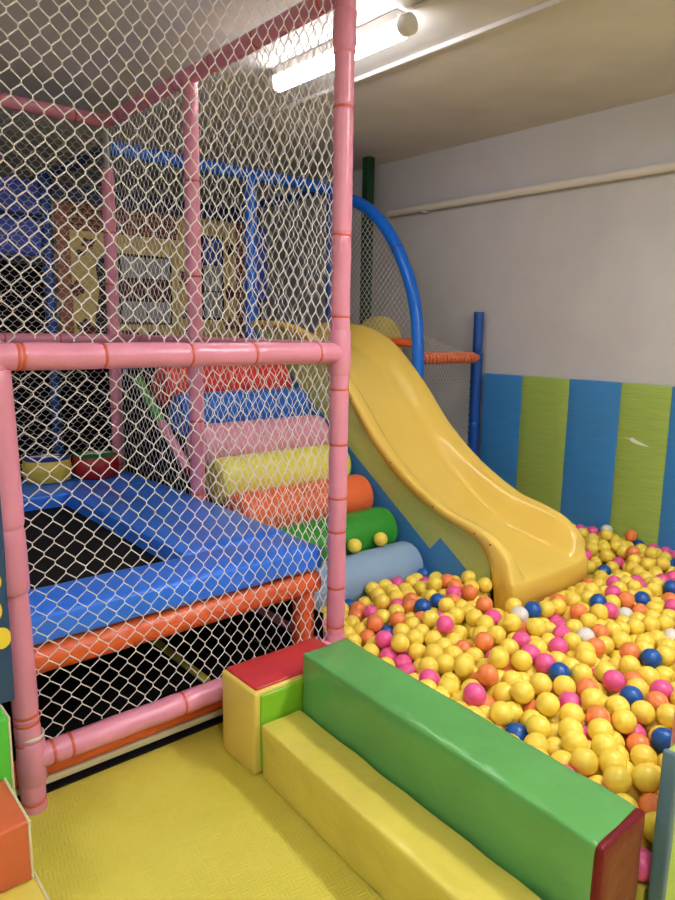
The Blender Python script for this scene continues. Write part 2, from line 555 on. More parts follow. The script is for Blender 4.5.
# ------------------------------------------------------------------ striped padding on the right wall
wp = thing('wall_padding', 'blue and green striped padding along the right wall of the pit', 'padding', (XW - .03, 2.0, 0))
ys = [3.235, 2.895, 2.523, 2.158, 1.84, 1.5, 1.15, .8, .72]
ysn = [3.235, 2.895, 2.523, 2.158, 1.84, 1.5, 1.15, .75]
for i in range(len(ysn) - 1):
    bm = soft_box(XW - .045, XW - .002, ysn[i + 1], ysn[i], 0.0, 1.149, 0.006, 0.002, 0.002, i, 0.09)
    link('panel', bm, M['fab_blue'] if i % 2 == 0 else M['fab_green'], wp)['label'] = 'blue padded stripe' if i % 2 == 0 else 'green padded stripe'
# torn spot showing white backing
bm = bmesh.new()
out = [(2.105, .795), (2.075, .79), (2.055, .80), (2.03, .785), (1.98, .768), (1.945, .755), (1.985, .757), (2.03, .764), (2.06, .775), (2.07, .785)]
poly_prism(bm, [(p, q + .015) for p, q in out], 'x', XW - .0505, XW - .046)
link('torn_patch', bm, M['white_vinyl'], wp, False)['label'] = 'white tear in a green stripe'

# ------------------------------------------------------------------ pink cage
AX, BX, FY, CY, DY = 0.535, 1.731, 2.02, 4.15, 3.14
R0 = 0.037
ZB, ZM, ZM2, ZT = 0.165, 1.365, 1.375, 2.625
cage = thing('cage_frame', 'pink padded pipe cage around the trampoline', 'play frame', (BX, FY, 0))
def padded(name, a, b, r, tie_at, mat='pink', parent=cage, tie='tie', doubles=()):
    a, b = Vector(a), Vector(b); L = (b - a).length
    cuts = [t / L for t in tie_at]
    o = link(name, foam_tube(bmesh.new(), a, b, r, cuts), M[mat], parent)
    for t in tie_at:
        bm = ring(bmesh.new(), a.lerp(b, t / L), b - a, r - 0.002, 0.0026)
        c = link('cable_tie', bm, M[tie], o)
        c['label'] = 'orange cable tie'
    return o
pA = padded('post', (AX, FY, 0), (AX - .033, FY, ZM), R0, [.03, .225, .29, .315])
pA2 = padded('post', (AX - .075, FY, ZM - .03), (AX - .085, FY, ZT), R0, [.3, .8])
bm = bmesh.new(); foam_tube(bm, (AX - .02, FY - .002, .70), (AX - .034, FY - .002, 1.33), .046, [.3])
link('sleeve', bm, M['pink'], pA)
bm = ring(bmesh.new(), (AX, FY, .245), (0, .0, 1), R0 + .001, .003); link('white_tie', bm, M['tie_white'], pA)
pB = padded('post', (BX, FY, 0), (BX, FY, ZT), R0, [0.261, 0.426, 0.66, 0.796, 1.011, 1.226, 1.5, 1.798, 2.24, 2.515])
bm = bmesh.new(); foam_tube(bm, (BX, FY, 2.42), (BX, FY, 2.56), .042, [.02 / .14]); link('sleeve', bm, M['pink'], pB)
pD = padded('post', (BX, DY, 0), (BX, DY, ZT), R0, [.6, .98, 1.3, 1.7, 2.15])
pC = padded('post', (BX, CY, 0), (BX, CY, 2.36), R0, [.6, .95, 1.3, 1.7, 2.0])
bm = bmesh.new(); tube(bm, [(BX, CY, 2.36), (BX, CY, ZT)], .024, 14); link('bare_pipe', bm, M['steel'], pC)['label'] = 'bare steel pipe end'
# rails
padded('rail', (AX - .08, FY, ZM), (BX, FY, ZM), R0 + .002, [.109, .122, .35, .634, .878, 1.16])
padded('rail', (AX, FY, ZB), (BX, FY, ZB), R0 + .002, [.06, .115, .50, 1.0])
padded('rail', (AX - .085, FY, ZT), (BX, FY, ZT), R0, [.3, .7, 1.0])
padded('rail', (BX, FY, ZM2), (BX, CY, ZM2), R0 - .004, [.3, .7, 1.0, 1.3, 1.7])
padded('rail', (BX, FY, ZB), (BX, CY, ZB), R0, [.3, .7, 1.3])
padded('rail', (BX, FY, ZT), (BX, CY, ZT), R0, [.12, .55, .9, 1.25, 1.55, 1.9, 2.03])
padded('rail', (-1.2, CY, ZT), (BX, CY, ZT), R0, [1.0, 1.9, 2.35, 2.75])
padded('rail', (-1.2, CY, ZM2), (BX, CY, ZM2), R0 - .004, [1.5, 2.3, 2.6])
padded('post', (-1.2, CY, 0), (-1.2, CY, ZT), R0, [.6, 1.5])
padded('rail', (-1.2, FY, ZT), (AX - .085, FY, ZT), R0, [.6, 1.2])
padded('post', (-1.2, FY, 0), (-1.2, FY, ZT), R0, [.6, 1.5])
padded('rail', (-1.2, FY, ZT), (-1.2, CY, ZT), R0, [.6, 1.5])
# joint sleeves where pipes meet
for (p, ax, h) in (((AX, FY, ZB - .005), (0, 0, 1), .07), ((BX, FY, ZM), (0, 0, 1), .085), ((BX, FY, ZB), (0, 0, 1), .06)):
    bm = bmesh.new(); p = Vector(p); a = Vector(ax)
    tube(bm, [p - a * h, p - a * (h - .006), p, p + a * (h - .006), p + a * h], [R0 + .001, R0 + .004, R0 + .005, R0 + .004, R0 + .001], 20, True, .002)
    link('joint_sleeve', bm, M['pink'], cage)

# nets
def bunch(w, tc):
    """netting drawn together towards the far post: cells narrower and taller there"""
    def f(s, t):
        q = s / w
        return (w * (q + .17 * q * (1 - q)), tc + (t - tc) * (1 + .30 * max(0, q) ** 1.3))
    return f
nf_ = link('safety_net', net((AX - .05, FY + .012, ZM + .03), (1, 0, 0), (0, 0, 1), (0, -1, 0), BX - AX + .03, ZT - ZM - .06, r=.0020, seed=1, sag=.01, du=.0238, dv=.0325, mp=bunch(BX - AX + .03, .6)), M['net'])
tag(based(nf_, (1.13, FY + .012, ZM)), 'upper white diamond net on the cage front, above the thick pink rail', 'net', 'nets of the pink cage')
nf2 = link('safety_net', net((AX + .01, FY + .012, ZB + .03), (1, 0, 0), (0, 0, 1), (0, -1, 0), BX - AX - .04, ZM - ZB - .06, r=.0018, seed=2, sag=.01, du=.0268, dv=.0332, mp=bunch(BX - AX - .04, .6)), M['net'])
tag(based(nf2, (1.13, FY + .012, ZB)), 'lower white diamond net on the cage front, before the trampoline', 'net', 'nets of the pink cage')
ns = link('safety_net', net((BX + .012, FY + .04, ZB + .03), (0, 1, 0), (0, 0, 1), (1, 0, 0), CY - FY - .08, ZT - ZB - .06, r=.0013, seed=3, sag=.006, du=.025, dv=.038), M['net'])
tag(based(ns, (BX + .012, 3.0, ZB)), 'white net on the cage side, between trampoline and foam rolls', 'net', 'nets of the pink cage')
nb = link('safety_net', net((-1.15, CY - .012, ZB), (1, 0, 0), (0, 0, 1), (0, 1, 0), BX + 1.15, ZT - ZB - .05, r=.0012, seg=3, seed=4, sag=.02, du=.025, dv=.027), M['net'])
tag(based(nb, (.3, CY, ZB)), 'finer white net across the back of the cage', 'net', 'nets of the pink cage')

# ------------------------------------------------------------------ trampoline inside the cage
tx0, tx1, ty0, ty1, tz = -0.42, 1.708, 2.075, 4.09, 0.575
tr = thing('trampoline', 'rectangular trampoline with blue edge pads and black mat inside the cage', 'trampoline', (.6, 3.0, 0))
mx0, mx1, my0, my1 = -.1, 1.215, 2.325, 3.62
bm = bmesh.new(); box(bm, mx0 - .04, mx1 + .04, my0 - .04, my1 + .04, .505, .512)
link('jump_mat', bm, M['mat_black'], tr)
pz0, pz1 = .492, .583
link('edge_pad', soft_box(tx0, tx1, ty0, my0, pz0, pz1, .014, .005, .005, 1), M['pad_blue'], tr)
link('edge_pad', soft_box(mx1, tx1 + .01, my0 + .004, my1, pz0, pz1 + .004, .014, .005, .005, 2), M['pad_blue'], tr)
link('edge_pad', soft_box(tx0, tx1, my1 + .004, ty1, pz0, pz1, .014, .005, .005, 3), M['pad_blue'], tr)
link('edge_pad', soft_box(tx0, mx0, my0 + .004, my1, pz0, pz1, .014, .005, .005, 4), M['pad_blue'], tr)
fr_ = link('frame_rail', foam_tube(bmesh.new(), (tx0, ty0 + .045, .432), (tx1 - .01, ty0 + .045, .432), .05, [.3, .62, .9]), M['orange_tube'], tr)
link('frame_rail', foam_tube(bmesh.new(), (tx0, ty1 - .06, .432), (tx1, ty1 - .06, .432), .05), M['orange_tube'], tr)
link('frame_rail', foam_tube(bmesh.new(), (tx1 - .05, ty0 + .1, .432), (tx1 - .05, ty1 - .1, .432), .05), M['orange_tube'], tr)
for x in (tx0 + .05, tx1 - .055):
    for y in (ty0 + .06, ty1 - .07):
        link('leg', foam_tube(bmesh.new(), (x, y, 0.0), (x, y, .43), .045, [.35, .7]), M['orange_tube'], tr)
link('base_rail', foam_tube(bmesh.new(), (tx0, ty0 + .02, .085), (tx1 - .1, ty0 + .02, .088), .037, [.4, .7]), M['orange_tube'], tr)
bm = bmesh.new(); box(bm, tx0, tx1 - .1, ty0 + .0, ty0 + .05, .022, .046, .006)
link('floor_batten', bm, M['piping'], tr)['label'] = 'cream batten near the floor'
bm = bmesh.new(); box(bm, 1.30, 1.335, 2.35, 3.2, .008, .024, .004)
link('floor_strip', bm, M['yellow_vinyl'], tr)
# added black sheet standing in for the shade under the trampoline
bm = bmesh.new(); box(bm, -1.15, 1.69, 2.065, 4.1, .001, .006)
tag(link('shade_sheet', bm, M['black']), 'black sheet added on the floor for the shade under the trampoline', 'shade sheet')

# two round cushions on the trampoline's back pad
def drum(x, y, body, top, label, rot):
    d = thing('round_cushion', label, 'cushion', (x, y, .578), 'round cushions on the trampoline')
    z = .5905; R = .127; h = .125
    bm = lathe(bmesh.new(), [(0, z), (R - .012, z), (R - .003, z + .006), (R + .003, z + h * .5), (R - .002, z + h - .006), (R - .008, z + h - .002), (0, z + h - .002)], (x, y, 0))
    link('side_band', bm, body, d)
    bm = lathe(bmesh.new(), [(R - .006, z + h - .006), (R - .004, z + h), (R * .8, z + h + .008), (0, z + h + .012)], (x, y, 0))
    t = link('cover', bm, top, d)
    bm = bmesh.new(); out = []
    for k in range(10):
        a = rot + k * PI / 5; rr = .085 if k % 2 == 0 else .036
        out.append((x + rr * math.cos(a), y + rr * math.sin(a)))
    poly_prism(bm, out, 'z', z + h + .0075, z + h + .0135)
    link('star_patch', bm, M['white_vinyl'], t, False)
drum(1.235, 3.965, M['drum_yellow'], M['drum_blue'], 'yellow round cushion with blue top and white star, by the red one', .3)
drum(1.495, 3.92, M['drum_red'], M['drum_green'], 'red round cushion with green top and white star', .9)

# ------------------------------------------------------------------ blue play tower behind
BY = 4.215
tower = thing('tower_frame', 'blue padded pipe frame of the slide tower', 'play frame', (2.8, BY, 0))
def bt(name, a, b, r, mat, cuts=(), label=None):
    o = link(name, foam_tube(bmesh.new(), a, b, r, cuts), M[mat], tower)
    if label: o['label'] = label
    return o
bt('beam', (BX + .03, BY, 2.50), (3.5, BY, 2.50), .042, 'blue_tube', [.2, .5, .8])
bt('beam', (BX + .02, BY, 2.49), (BX + .02, 6.6, 2.49), .036, 'navy', [.2, .5], 'navy beam')
bt('beam', (3.5, BY, 2.50), (3.5, 6.6, 2.50), .034, 'blue_post', [.3])
bt('post', (2.775, BY, 0), (2.775, BY, 2.49), .042, 'blue_tube', [.6, .75])
bt('post', (3.5, BY, 0), (3.5, BY, 2.49), .034, 'blue_post', [.6, .75])
bt('post', (1.70, 5.17, 0), (1.70, 5.17, 2.49), .036, 'blue_post', [.55, .8])
bt('post', (3.5, 6.5, 0), (3.5, 6.5, 2.49), .036, 'navy', [.6])
bt('post', (BX + .02, 6.5, 0), (BX + .02, 6.5, 2.49), .036, 'navy', [.6])
arch = [(3.50, 3.262, 0), (3.50, 3.262, .7), (3.50, 3.262, 1.15), (3.50, 3.266, 1.33), (3.50, 3.30, 1.595), (3.50, 3.385, 1.83), (3.50, 3.535, 2.07), (3.50, 3.72, 2.255), (3.50, 3.95, 2.38), (3.50, BY - .02, 2.43)]
def catmull(P, n=8):
    P = [Vector(p) for p in P]; out = []
    for i in range(len(P) - 1):
        p0 = P[max(0, i - 1)]; p1 = P[i]; p2 = P[i + 1]; p3 = P[min(len(P) - 1, i + 2)]
        for k in range(n):
            t = k / n
            out.append(0.5 * ((2 * p1) + (p2 - p0) * t + (2 * p0 - 5 * p1 + 4 * p2 - p3) * t * t + (3 * p1 - p0 - 3 * p2 + p3) * t**3))
    out.append(P[-1]); return out
ap = catmull(arch)
rs = []
for p in ap:
    rr = .043
    q = (p - Vector((3.5, 3.49, 2.0))).length
    if q < .05: rr = .040 + .003 * q / .05
    rs.append(rr)
oa = link('arch', tube(bmesh.new(), ap, rs, 20, True, .0025), M['blue_tube'], tower); oa['label'] = 'bright blue arch beside the slide top'
link('cable_tie', ring(bmesh.new(), (3.5, 3.49, 2.005), (0, .62, .78), .042, .003), M['blue_post'], oa)
bt('rail', (3.50, 3.29, 1.372), (3.50, BY - .03, 1.372), .03, 'orange_tube', [.5], 'orange padded rail')
# post at the wall with its thinner top, and the rope-wound bar
PX, PY = 4.172, 3.29
bt('post', (PX, PY, 0), (PX, PY, 1.30), .044, 'blue_post', [.6])
bt('post_top', (PX, PY, 1.30), (PX, PY, 1.60), .036, 'blue_post')
o = bt('bar', (3.53, PY - .02, 1.266), (PX - .02, PY - .02, 1.266), .024, 'orange_tube', (), 'orange bar wound with rope')
bm = bmesh.new(); hp = []
n_t = 15
for i in range(n_t * 14 + 1):
    a = 2 * PI * i / 14; x = 3.55 + (PX - .06 - 3.55) * i / (n_t * 14)
    hp.append((x, PY - .02 + .031 * math.cos(a), 1.266 + .031 * math.sin(a)))
tube(bm, hp, .0115, 6)
M['rope'] = new_mat('orange_rope', srgb(226, 124, 84), 0.7); link('rope', bm, M['rope'], o)
# netting in the arch and below the bar
pl = [(p.y, p.z) for p in ap if p.z > 1.36] + [(BY - .03, 2.43), (BY - .03, 1.39)]
ipf = inpoly(pl)
o = link('arch_net', net((3.50, 3.24, 1.36), (0, 1, 0), (0, 0, 1), (1, 0, 0), 1.0, 1.12, lambda s, t: ipf(3.24 + s, 1.36 + t), .024, .026, .0018, 3, .003, .006, 11), M['net'])
tag(based(o, (3.5, 3.7, 1.36)), 'cream net filling the blue arch at the slide top', 'net')
pl2 = [(0, .0), (0, 1.40), (.12, 1.36), (.3, 1.30), (.57, 1.25), (.59, 0)]
ipf2 = inpoly(pl2)
o = link('barrier_net', net((3.54, PY + .01, .05), (1, 0, 0), (0, 0, 1), (0, -1, 0), .6, 1.5, ipf2, .015, .024, .0016, 3, .003, .02, 21, .04), M['net'])
tag(based(o, (3.8, PY, .05)), 'slack fine net hanging below the orange rope-wound bar', 'net')

# platform of the tower
pf = thing('play_platform', 'dark upper platform of the play tower behind the cage', 'platform', (2.0, 4.3, 0))
bm = bmesh.new(); box(bm, 1.78, 3.45, 4.26, 6.4, 1.27, 1.32, .01); link('deck', bm, M['black'], pf)
bm = bmesh.new(); box(bm, 1.8, 3.45, 4.245, 4.258, .0, 1.27, .003); link('front_shade', bm, M['black'], pf)  # black sheet added to keep the space under the deck dark
bm = bmesh.new(); poly_prism(bm, [(-2.5, 0), (3.4, 0), (3.4, 1.26), (1.70, 1.26), (1.70, 1.88), (-2.5, 1.88)], 'y', 5.3, 5.32)  # added black sheet in place of the deep shade behind the trampoline
tag(based(link('shade_backdrop', bm, M['black'], None, False), (-.4, 5.31, 0)), 'black curtain put in for the shade behind the trampoline', 'backdrop')

# printed house-front panel on the platform
FX0, FX1, FYP = 1.765, 3.34, 5.2
hp_ = thing('house_front_panel', 'printed house-front play panel with yellow plaster, bricks and windows', 'panel', (2.5, FYP, 1.322))
bm = bmesh.new(); box(bm, FX0, FX1, FYP, FYP + .04, 1.322, 2.36, .006); link('board', bm, M['plaster'], hp_)
def fpart(name, x0, x1, z0, z1, mat, d=.012, label=None, parent=hp_):
    bm = bmesh.new(); box(bm, x0, x1, FYP - d, FYP + .001, z0, z1, .003)
    o = link(name, bm, M[mat], parent)
    if label: o['label'] = label
    return o
fpart('post_print', FX0, FX0 + .10, 1.325, 2.33, 'brown_print')
fpart('brick_strip', FX0 + .1, 2.72, 2.14, 2.33, 'brick', .014)
fpart('brick_strip', FX1 - .07, FX1, 1.325, 2.36, 'brick')
fpart('roof_edge', FX0 - .02, FX1 + .02, 2.33, 2.44, 'navy', .03)
def window(x0, x1, z0, z1, pane, cols, rows):
    f = fpart('window', x0, x1, z0, z1, 'ink', .016)
    w_, h_ = (x1 - x0 - .03) / cols, (z1 - z0 - .03) / rows
    for i in range(cols):
        for j in range(rows):
            bm = bmesh.new(); box(bm, x0 + .02 + i * w_, x0 + .01 + (i + 1) * w_, FYP - .021, FYP - .0155, z0 + .02 + j * h_, z0 + .01 + (j + 1) * h_, .002)
            link('pane', bm, M[pane if isinstance(pane, str) else pane[j % len(pane)]], f)
window(2.22, 2.66, 1.47, 2.0, ('pane', 'maroon', 'pane'), 2, 3)
window(2.93, 3.14, 1.52, 2.2, ('pane', 'pane', 'pane_blue'), 1, 3)
bm = bmesh.new()
poly_prism(bm, [(2.02, 1.36), (2.14, 1.36), (2.16, 1.6), (2.14, 1.9), (2.1, 1.98), (2.05, 1.9), (2.07, 1.7), (2.03, 1.5)], 'y', FYP - .014, FYP)
link('shutter', bm, M['ink'], hp_, False)
k = 0
for (x, z, rx, rz, mt) in ((1.94, 1.98, .04, .02, 'ink'), (1.90, 1.72, .045, .05, 'maroon'), (1.95, 1.44, .06, .06, 'maroon'), (2.3, 1.40, .07, .03, 'maroon'), (2.5, 1.39, .06, .025, 'maroon'),
                          (2.8, 1.55, .05, .04, 'maroon'), (2.85, 1.42, .07, .05, 'brick'), (3.2, 1.48, .06, .05, 'brick'), (3.2, 1.75, .04, .06, 'maroon'), (3.21, 2.1, .035, .05, 'ink'), (2.78, 1.85, .05, .06, 'brick'), (2.0, 2.05, .05, .04, 'brick')):
    bm = bmesh.new(); out = []
    for q in range(12):
        a = 2 * PI * q / 12; s = 1 + .25 * math.sin(q * 2.3 + k)
        out.append((x + rx * s * math.cos(a), z + rz * s * math.sin(a)))
    poly_prism(bm, out, 'y', FYP - .013, FYP); link('stone_print', bm, M[mt], hp_, False); k += 1
# blue panels left of it and a narrow one right of it
for (x0, x1, z0, z1, lab) in ((1.02, 1.655, 2.21, 2.43, 'upper of two violet blue panels left of the house front'), (1.02, 1.655, 1.93, 2.17, 'lower of two violet blue panels left of the house front')):
    o = link('blue_panel', soft_box(x0, x1, 5.15, 5.19, z0, z1, .01, .004, .003, 3), M['blue_panel'])
    tag(based(o, ((x0 + x1) / 2, 5.17, z0)), lab, 'panel', 'blue panels by the house front')
bt('rail', (-1.0, 5.17, 2.19), (1.66, 5.17, 2.19), .018, 'navy')
bt('rail', (-1.0, 5.17, 1.90), (1.66, 5.17, 1.90), .018, 'navy')
o = link('blue_panel', soft_box(3.44, 3.56, 5.15, 5.19, 1.7, 2.3, .01, .004, .003, 3), M['blue_panel'])
tag(based(o, (3.5, 5.17, 1.7)), 'narrow violet blue panel right of the house front', 'panel', 'blue panels by the house front')
bt('post', (3.5, 5.2, 0), (3.5, 5.2, 2.49), .03, 'navy')
# yellow rounded board beyond the arch
bm = bmesh.new()
out = [(3.62, 1.20)] + [(3.86 + .24 * math.cos(PI - a), 1.33 + .235 * math.sin(a)) for a in [PI * i / 20 for i in range(21)]] + [(4.10, 1.20)]
poly_prism(bm, out, 'y', 4.0, 4.05)
bmesh.ops.bevel(bm, geom=[e for e in bm.edges if abs(e.verts[0].co.y - e.verts[1].co.y) < 1e-6], offset=.008, segments=2, affect='EDGES')
ryb = thing('rounded_board', 'yellow half-round board behind the arch net', 'board', (3.86, 4.02, 0))
link('board', bm, M['yellow_pale'], ryb)
for x in (3.68, 4.04):
    bm = bmesh.new(); box(bm, x - .02, x + .02, 4.01, 4.04, 0, 1.21, .004); link('leg', bm, M['wood'], ryb)

# ------------------------------------------------------------------ climbing ramp with foam rolls
RX0, RX1, RR = 1.836, 2.73, .1265
def rc(k): return (2.55 + .204 * k, .172 + .1565 * k)
ramp = thing('climbing_ramp', 'dark ramp board with padded side rail carrying the foam rolls', 'ramp', (2.3, 3.2, 0))
ux, uz = .204 / math.hypot(.204, .1565), .1565 / math.hypot(.204, .1565)
def rp(k, d):  # point below the line of roll centres
    y, z = rc(k); return (y + uz * d, z - ux * d)
bm = bmesh.new()
poly_prism(bm, [rp(-.6, RR + .002), rp(6.6, RR + .002), rp(6.6, RR + .03), rp(-.6, RR + .03)], 'x', RX0 - .005, RX1 + .01)
link('board', bm, M['wood'], ramp, False)
sx = 1.797
def sp_(k): y, z = rc(k); return (sx, y + .06, z - .08)
for (k0, k1, mt, lab) in ((0.2, 2.6, 'wood', 'dark lower side rail'), (2.6, 3.75, 'dark_red', 'red side rail padding'), (3.75, 5.2, 'pink', 'pink side rail padding'), (5.2, 6.7, 'block_green', 'green side rail padding')):
    o = link('side_rail', foam_tube(bmesh.new(), sp_(k0), sp_(k1), .028), M[mt], ramp); o['label'] = lab
bm = bmesh.new()
poly_prism(bm, [(2.47, 0), (2.47, .06)] + [rp(k_, RR * .9) for k_ in (.5, 3, 6.3)] + [(4.05, 0)], 'x', 1.768, 1.774)  # black skirt added as the dark space under the rolls
link('side_shade', bm, M['black'], ramp, False)['label'] = 'black side skirt added as shade under the rolls'
bm = bmesh.new(); box(bm, 1.702, 1.708, 2.07, 2.9, 0, .30, .001)  # added black sheet so the gap beside the pit reads dark
tag(link('pit_shade_sheet', bm, M['black']), 'low black sheet added as shade between the trampoline leg and the ball pit', 'sheet')
for k in (1.5, 5.5):
    y, z = rp(k, RR + .03)
    bm = bmesh.new(); box(bm, RX0, RX1, y, y + .04, 0, z - .02, .004); link('leg', bm, M['wood'], ramp)
ROLLS = [('roll_grey', 'grey blue foam roll at the foot of the climbing ramp, partly under balls'), ('roll_green', 'green foam roll with two yellow balls resting below it'), ('roll_orange', 'orange foam roll between the green and yellow rolls'),
         ('roll_yellow', 'yellow foam roll between the orange and pink rolls'), ('roll_pink', 'pink foam roll between the yellow and blue rolls'), ('roll_blue', 'blue foam roll just below the red top roll'), ('roll_red', 'red foam roll at the top of the climbing ramp')]
for k, (mt, lab) in enumerate(ROLLS):
    y, z = rc(k); bm = bmesh.new()
    e = .045; pts = []; rs = []
    for i in range(9):
        a = PI / 2 * i / 8; pts.append((RX0 + e * (1 - math.sin(a)) if False else RX0 + e * (1 - math.cos(PI / 2 - a)), y, z)); rs.append(max(.002, RR - e + e * math.sin(a)) if i else RR - e)
    pts = [(RX0, y, z)] + [(RX0 + e * (1 - math.cos(a)), y, z) for a in [PI / 2 * i / 8 for i in range(1, 9)]]
    rs = [RR - e] + [RR - e + e * math.sin(a) for a in [PI / 2 * i / 8 for i in range(1, 9)]]
    nn = 18
    mid = [(RX0 + e + (RX1 - RX0 - 2 * e) * i / nn, y, z) for i in range(1, nn)]
    P = pts + mid + [(RX1 - (p[0] - RX0), y, z) for p in pts[::-1]]
    Rr = rs + [RR + .0015 * math.sin(i * 1.7) for i in range(1, nn)] + rs[::-1]
    tube(bm, P, Rr, 40, True, .003)
    o = link('foam_roll', bm, M[mt])
    tag(based(o, ((RX0 + RX1) / 2, y, z - RR)), lab, 'foam roll', 'foam rolls of the climbing ramp')

# ------------------------------------------------------------------ slide
SL0, SL1 = 2.755, 3.455
rim = smooth_tab([(1.895, .24), (1.912, .315), (1.935, .36), (1.985, .402), (2.057, .442), (2.181, .478), (2.345, .515), (2.585, .63), (2.756, .742), (2.93, .888), (3.14, 1.115), (3.4, 1.345), (3.62, 1.455), (3.86, 1.502), (4.12, 1.51), (4.2, 1.51)])
depth = smooth_tab([(1.895, .012), (1.912, .078), (1.935, .112), (1.985, .14), (2.06, .162), (2.2, .172), (2.5, .16), (2.8, .145), (3.2, .14), (3.7, .13), (4.2, .15)])
skirt = smooth_tab([(1.895, .4), (1.96, .4), (1.985, .30), (2.005, .20), (2.03, .13), (2.06, .09), (2.11, .06), (2.2, .048), (2.345, .045), (2.585, .065), (3.1, .065), (4.2, .04)])
flw = smooth_tab([(1.895, .03), (2.2, .028), (4.2, .026)])
widf = smooth_tab([(1.895, .09), (2.1, .11), (2.5, .16), (4.2, .17)])
slide = thing('slide', 'yellow plastic slide running down into the ball pit', 'slide', (3.1, 1.95, 0))
def section(y):
    zr, d, sk, fl = rim(y), depth(y), skirt(y), flw(y)
    W = SL1 - SL0; half = []
    zb = max(.015, zr - sk)
    half += [(0, zb), (0, zr - .02), (.004, zr - .007), (.012, zr - .0015), (.02, zr)]
    half += [(.02 + fl * .6, zr), (.02 + fl, zr - .004)]
    x0 = .02 + fl; wid = widf(y)
    for i in range(1, 11):
        t = i / 10
        s = t * t * (3 - 2 * t)
        half.append((x0 + wid * t, zr - .004 - (d - .004) * s))
    xm = W / 2
    pts = [(SL0 + x, z) for x, z in half] + [(SL0 + xm, zr - d - .008)] + [(SL1 - x, z) for x, z in half[::-1]]
    return pts
bm = bmesh.new()
yy = []
y = 4.2
while y > 2.12: yy.append(y); y -= .03
while y > 1.905: yy.append(y); y -= .0125
yy.append(1.895)
rings_ = []
for y in yy:
    rings_.append([bm.verts.new((x, y, z)) for x, z in section(y)])
# the lip rolls over and drops as an apron
last = section(1.895)
for (dy, dz) in ((-.008, -.006), (-.013, -.018), (-.015, -.04)):
    rings_.append([bm.verts.new((min(max(x, SL0 + .003), SL1 - .003), 1.895 + dy, max(.014, z + dz))) for i, (x, z) in enumerate(last)])
rings_.append([bm.verts.new((min(max(x, SL0 + .006), SL1 - .006), 1.878, .013)) for i, (x, z) in enumerate(last)])
for a, b_ in zip(rings_, rings_[1:]):
    for i in range(len(a) - 1):
        bm.faces.new((a[i], a[i + 1], b_[i + 1], b_[i]))
ch_ = link('chute', bm, M['slide'], slide, True, 1.2)
md = ch_.modifiers.new('solid', 'SOLIDIFY'); md.thickness = .012; md.offset = -1
for y in (2.03, 2.13, 2.42, 2.75, 3.1, 3.4):
    bm = bmesh.new(); z = rim(y) - .03
    tube(bm, [(SL0 - .004, y, z), (SL0 + .004, y, z)], .004, 10); link('screw', bm, M['screw'], slide)
# fabric side panel
bm = bmesh.new(); ol = []
ysl = [2.03 + .03 * i for i in range(int((4.16 - 2.03) / .03) + 1)]
top = [(y, rim(y) - .03) for y in ysl]
poly_prism(bm, [(2.03, .012)] + top + [(4.15, .012)], 'x', SL0 + .012, SL0 + .022)
link('side_panel', bm, M['slide_side'], slide, False)['label'] = 'green and blue diagonal striped side panel'
bm = bmesh.new(); poly_prism(bm, [(2.03, .012)] + top + [(4.15, .012)], 'x', SL1 - .022, SL1 - .012)
link('side_panel', bm, M['slide_side'], slide, False)

# ------------------------------------------------------------------ foam blocks at the pit's edge
bk = thing('corner_block', 'upright yellow foam block with red top and green side, under the cage rail', 'foam block', (1.4, 1.83, 0))
link('body', soft_box(1.136, 1.545, 1.722, 1.925, 0, .294, .010, .003, .003, 5), M['yellow_pale'], bk)
link('top_panel', soft_box(1.152, 1.535, 1.734, 1.918, .288, .303, .006, .003, .003, 6), M['red'], bk)
link('side_panel', soft_box(1.160, 1.54, 1.714, 1.726, .012, .280, .005, .003, .002, 7), M['lime'], bk)
bk['label'] = 'upright yellow foam block with red top and lime green side, under the cage rail'

def quad_block(name, c, z0, z1, mat, parent, seed, bev=.014, wr=.005, puff=.006, lean=None):
    """foam block on a slightly skew footprint c = four (x, y) corners"""
    bm = soft_box(0, 1, 0, 1.0, 0, z1 - z0, .014, .0, .0, seed, .06) if False else soft_box(0, c[1][0] - c[0][0], 0, c[3][1] - c[0][1], z0, z1, bev, puff, wr, seed, .03)
    W, L = c[1][0] - c[0][0], c[3][1] - c[0][1]
    for v in bm.verts:
        u, t = v.co.x / W, v.co.y / L
        p = [c[0][i] * (1 - u) * (1 - t) + c[1][i] * u * (1 - t) + c[2][i] * u * t + c[3][i] * (1 - u) * t for i in (0, 1)]
        v.co.x, v.co.y = p
    return link(name, bm, mat, parent)
gb = thing('beam_block', 'long glossy green foam block with dark red end, edging the ball pit', 'foam block', (1.42, 1.2, 0))
quad_block('body', [(1.264, .618), (1.456, .622), (1.512, 1.708), (1.316, 1.704)], 0, .388, M['block_green'], gb, 8, .009, .004, .004)
bm = soft_box(1.267, 1.453, .604, .626, .004, .384, .006, .003, .005, 9, .03)
link('end_panel', bm, M['dark_red'], gb)['label'] = 'dark red end'
ys_ = thing('step_block', 'low yellow foam step along the green block', 'foam block', (1.22, 1.1, 0))
quad_block('body', [(1.067, .40), (1.236, .40), (1.308, 1.704), (1.150, 1.704)], 0, .19, M['yellow_vinyl'], ys_, 10, .011, .006, .006)

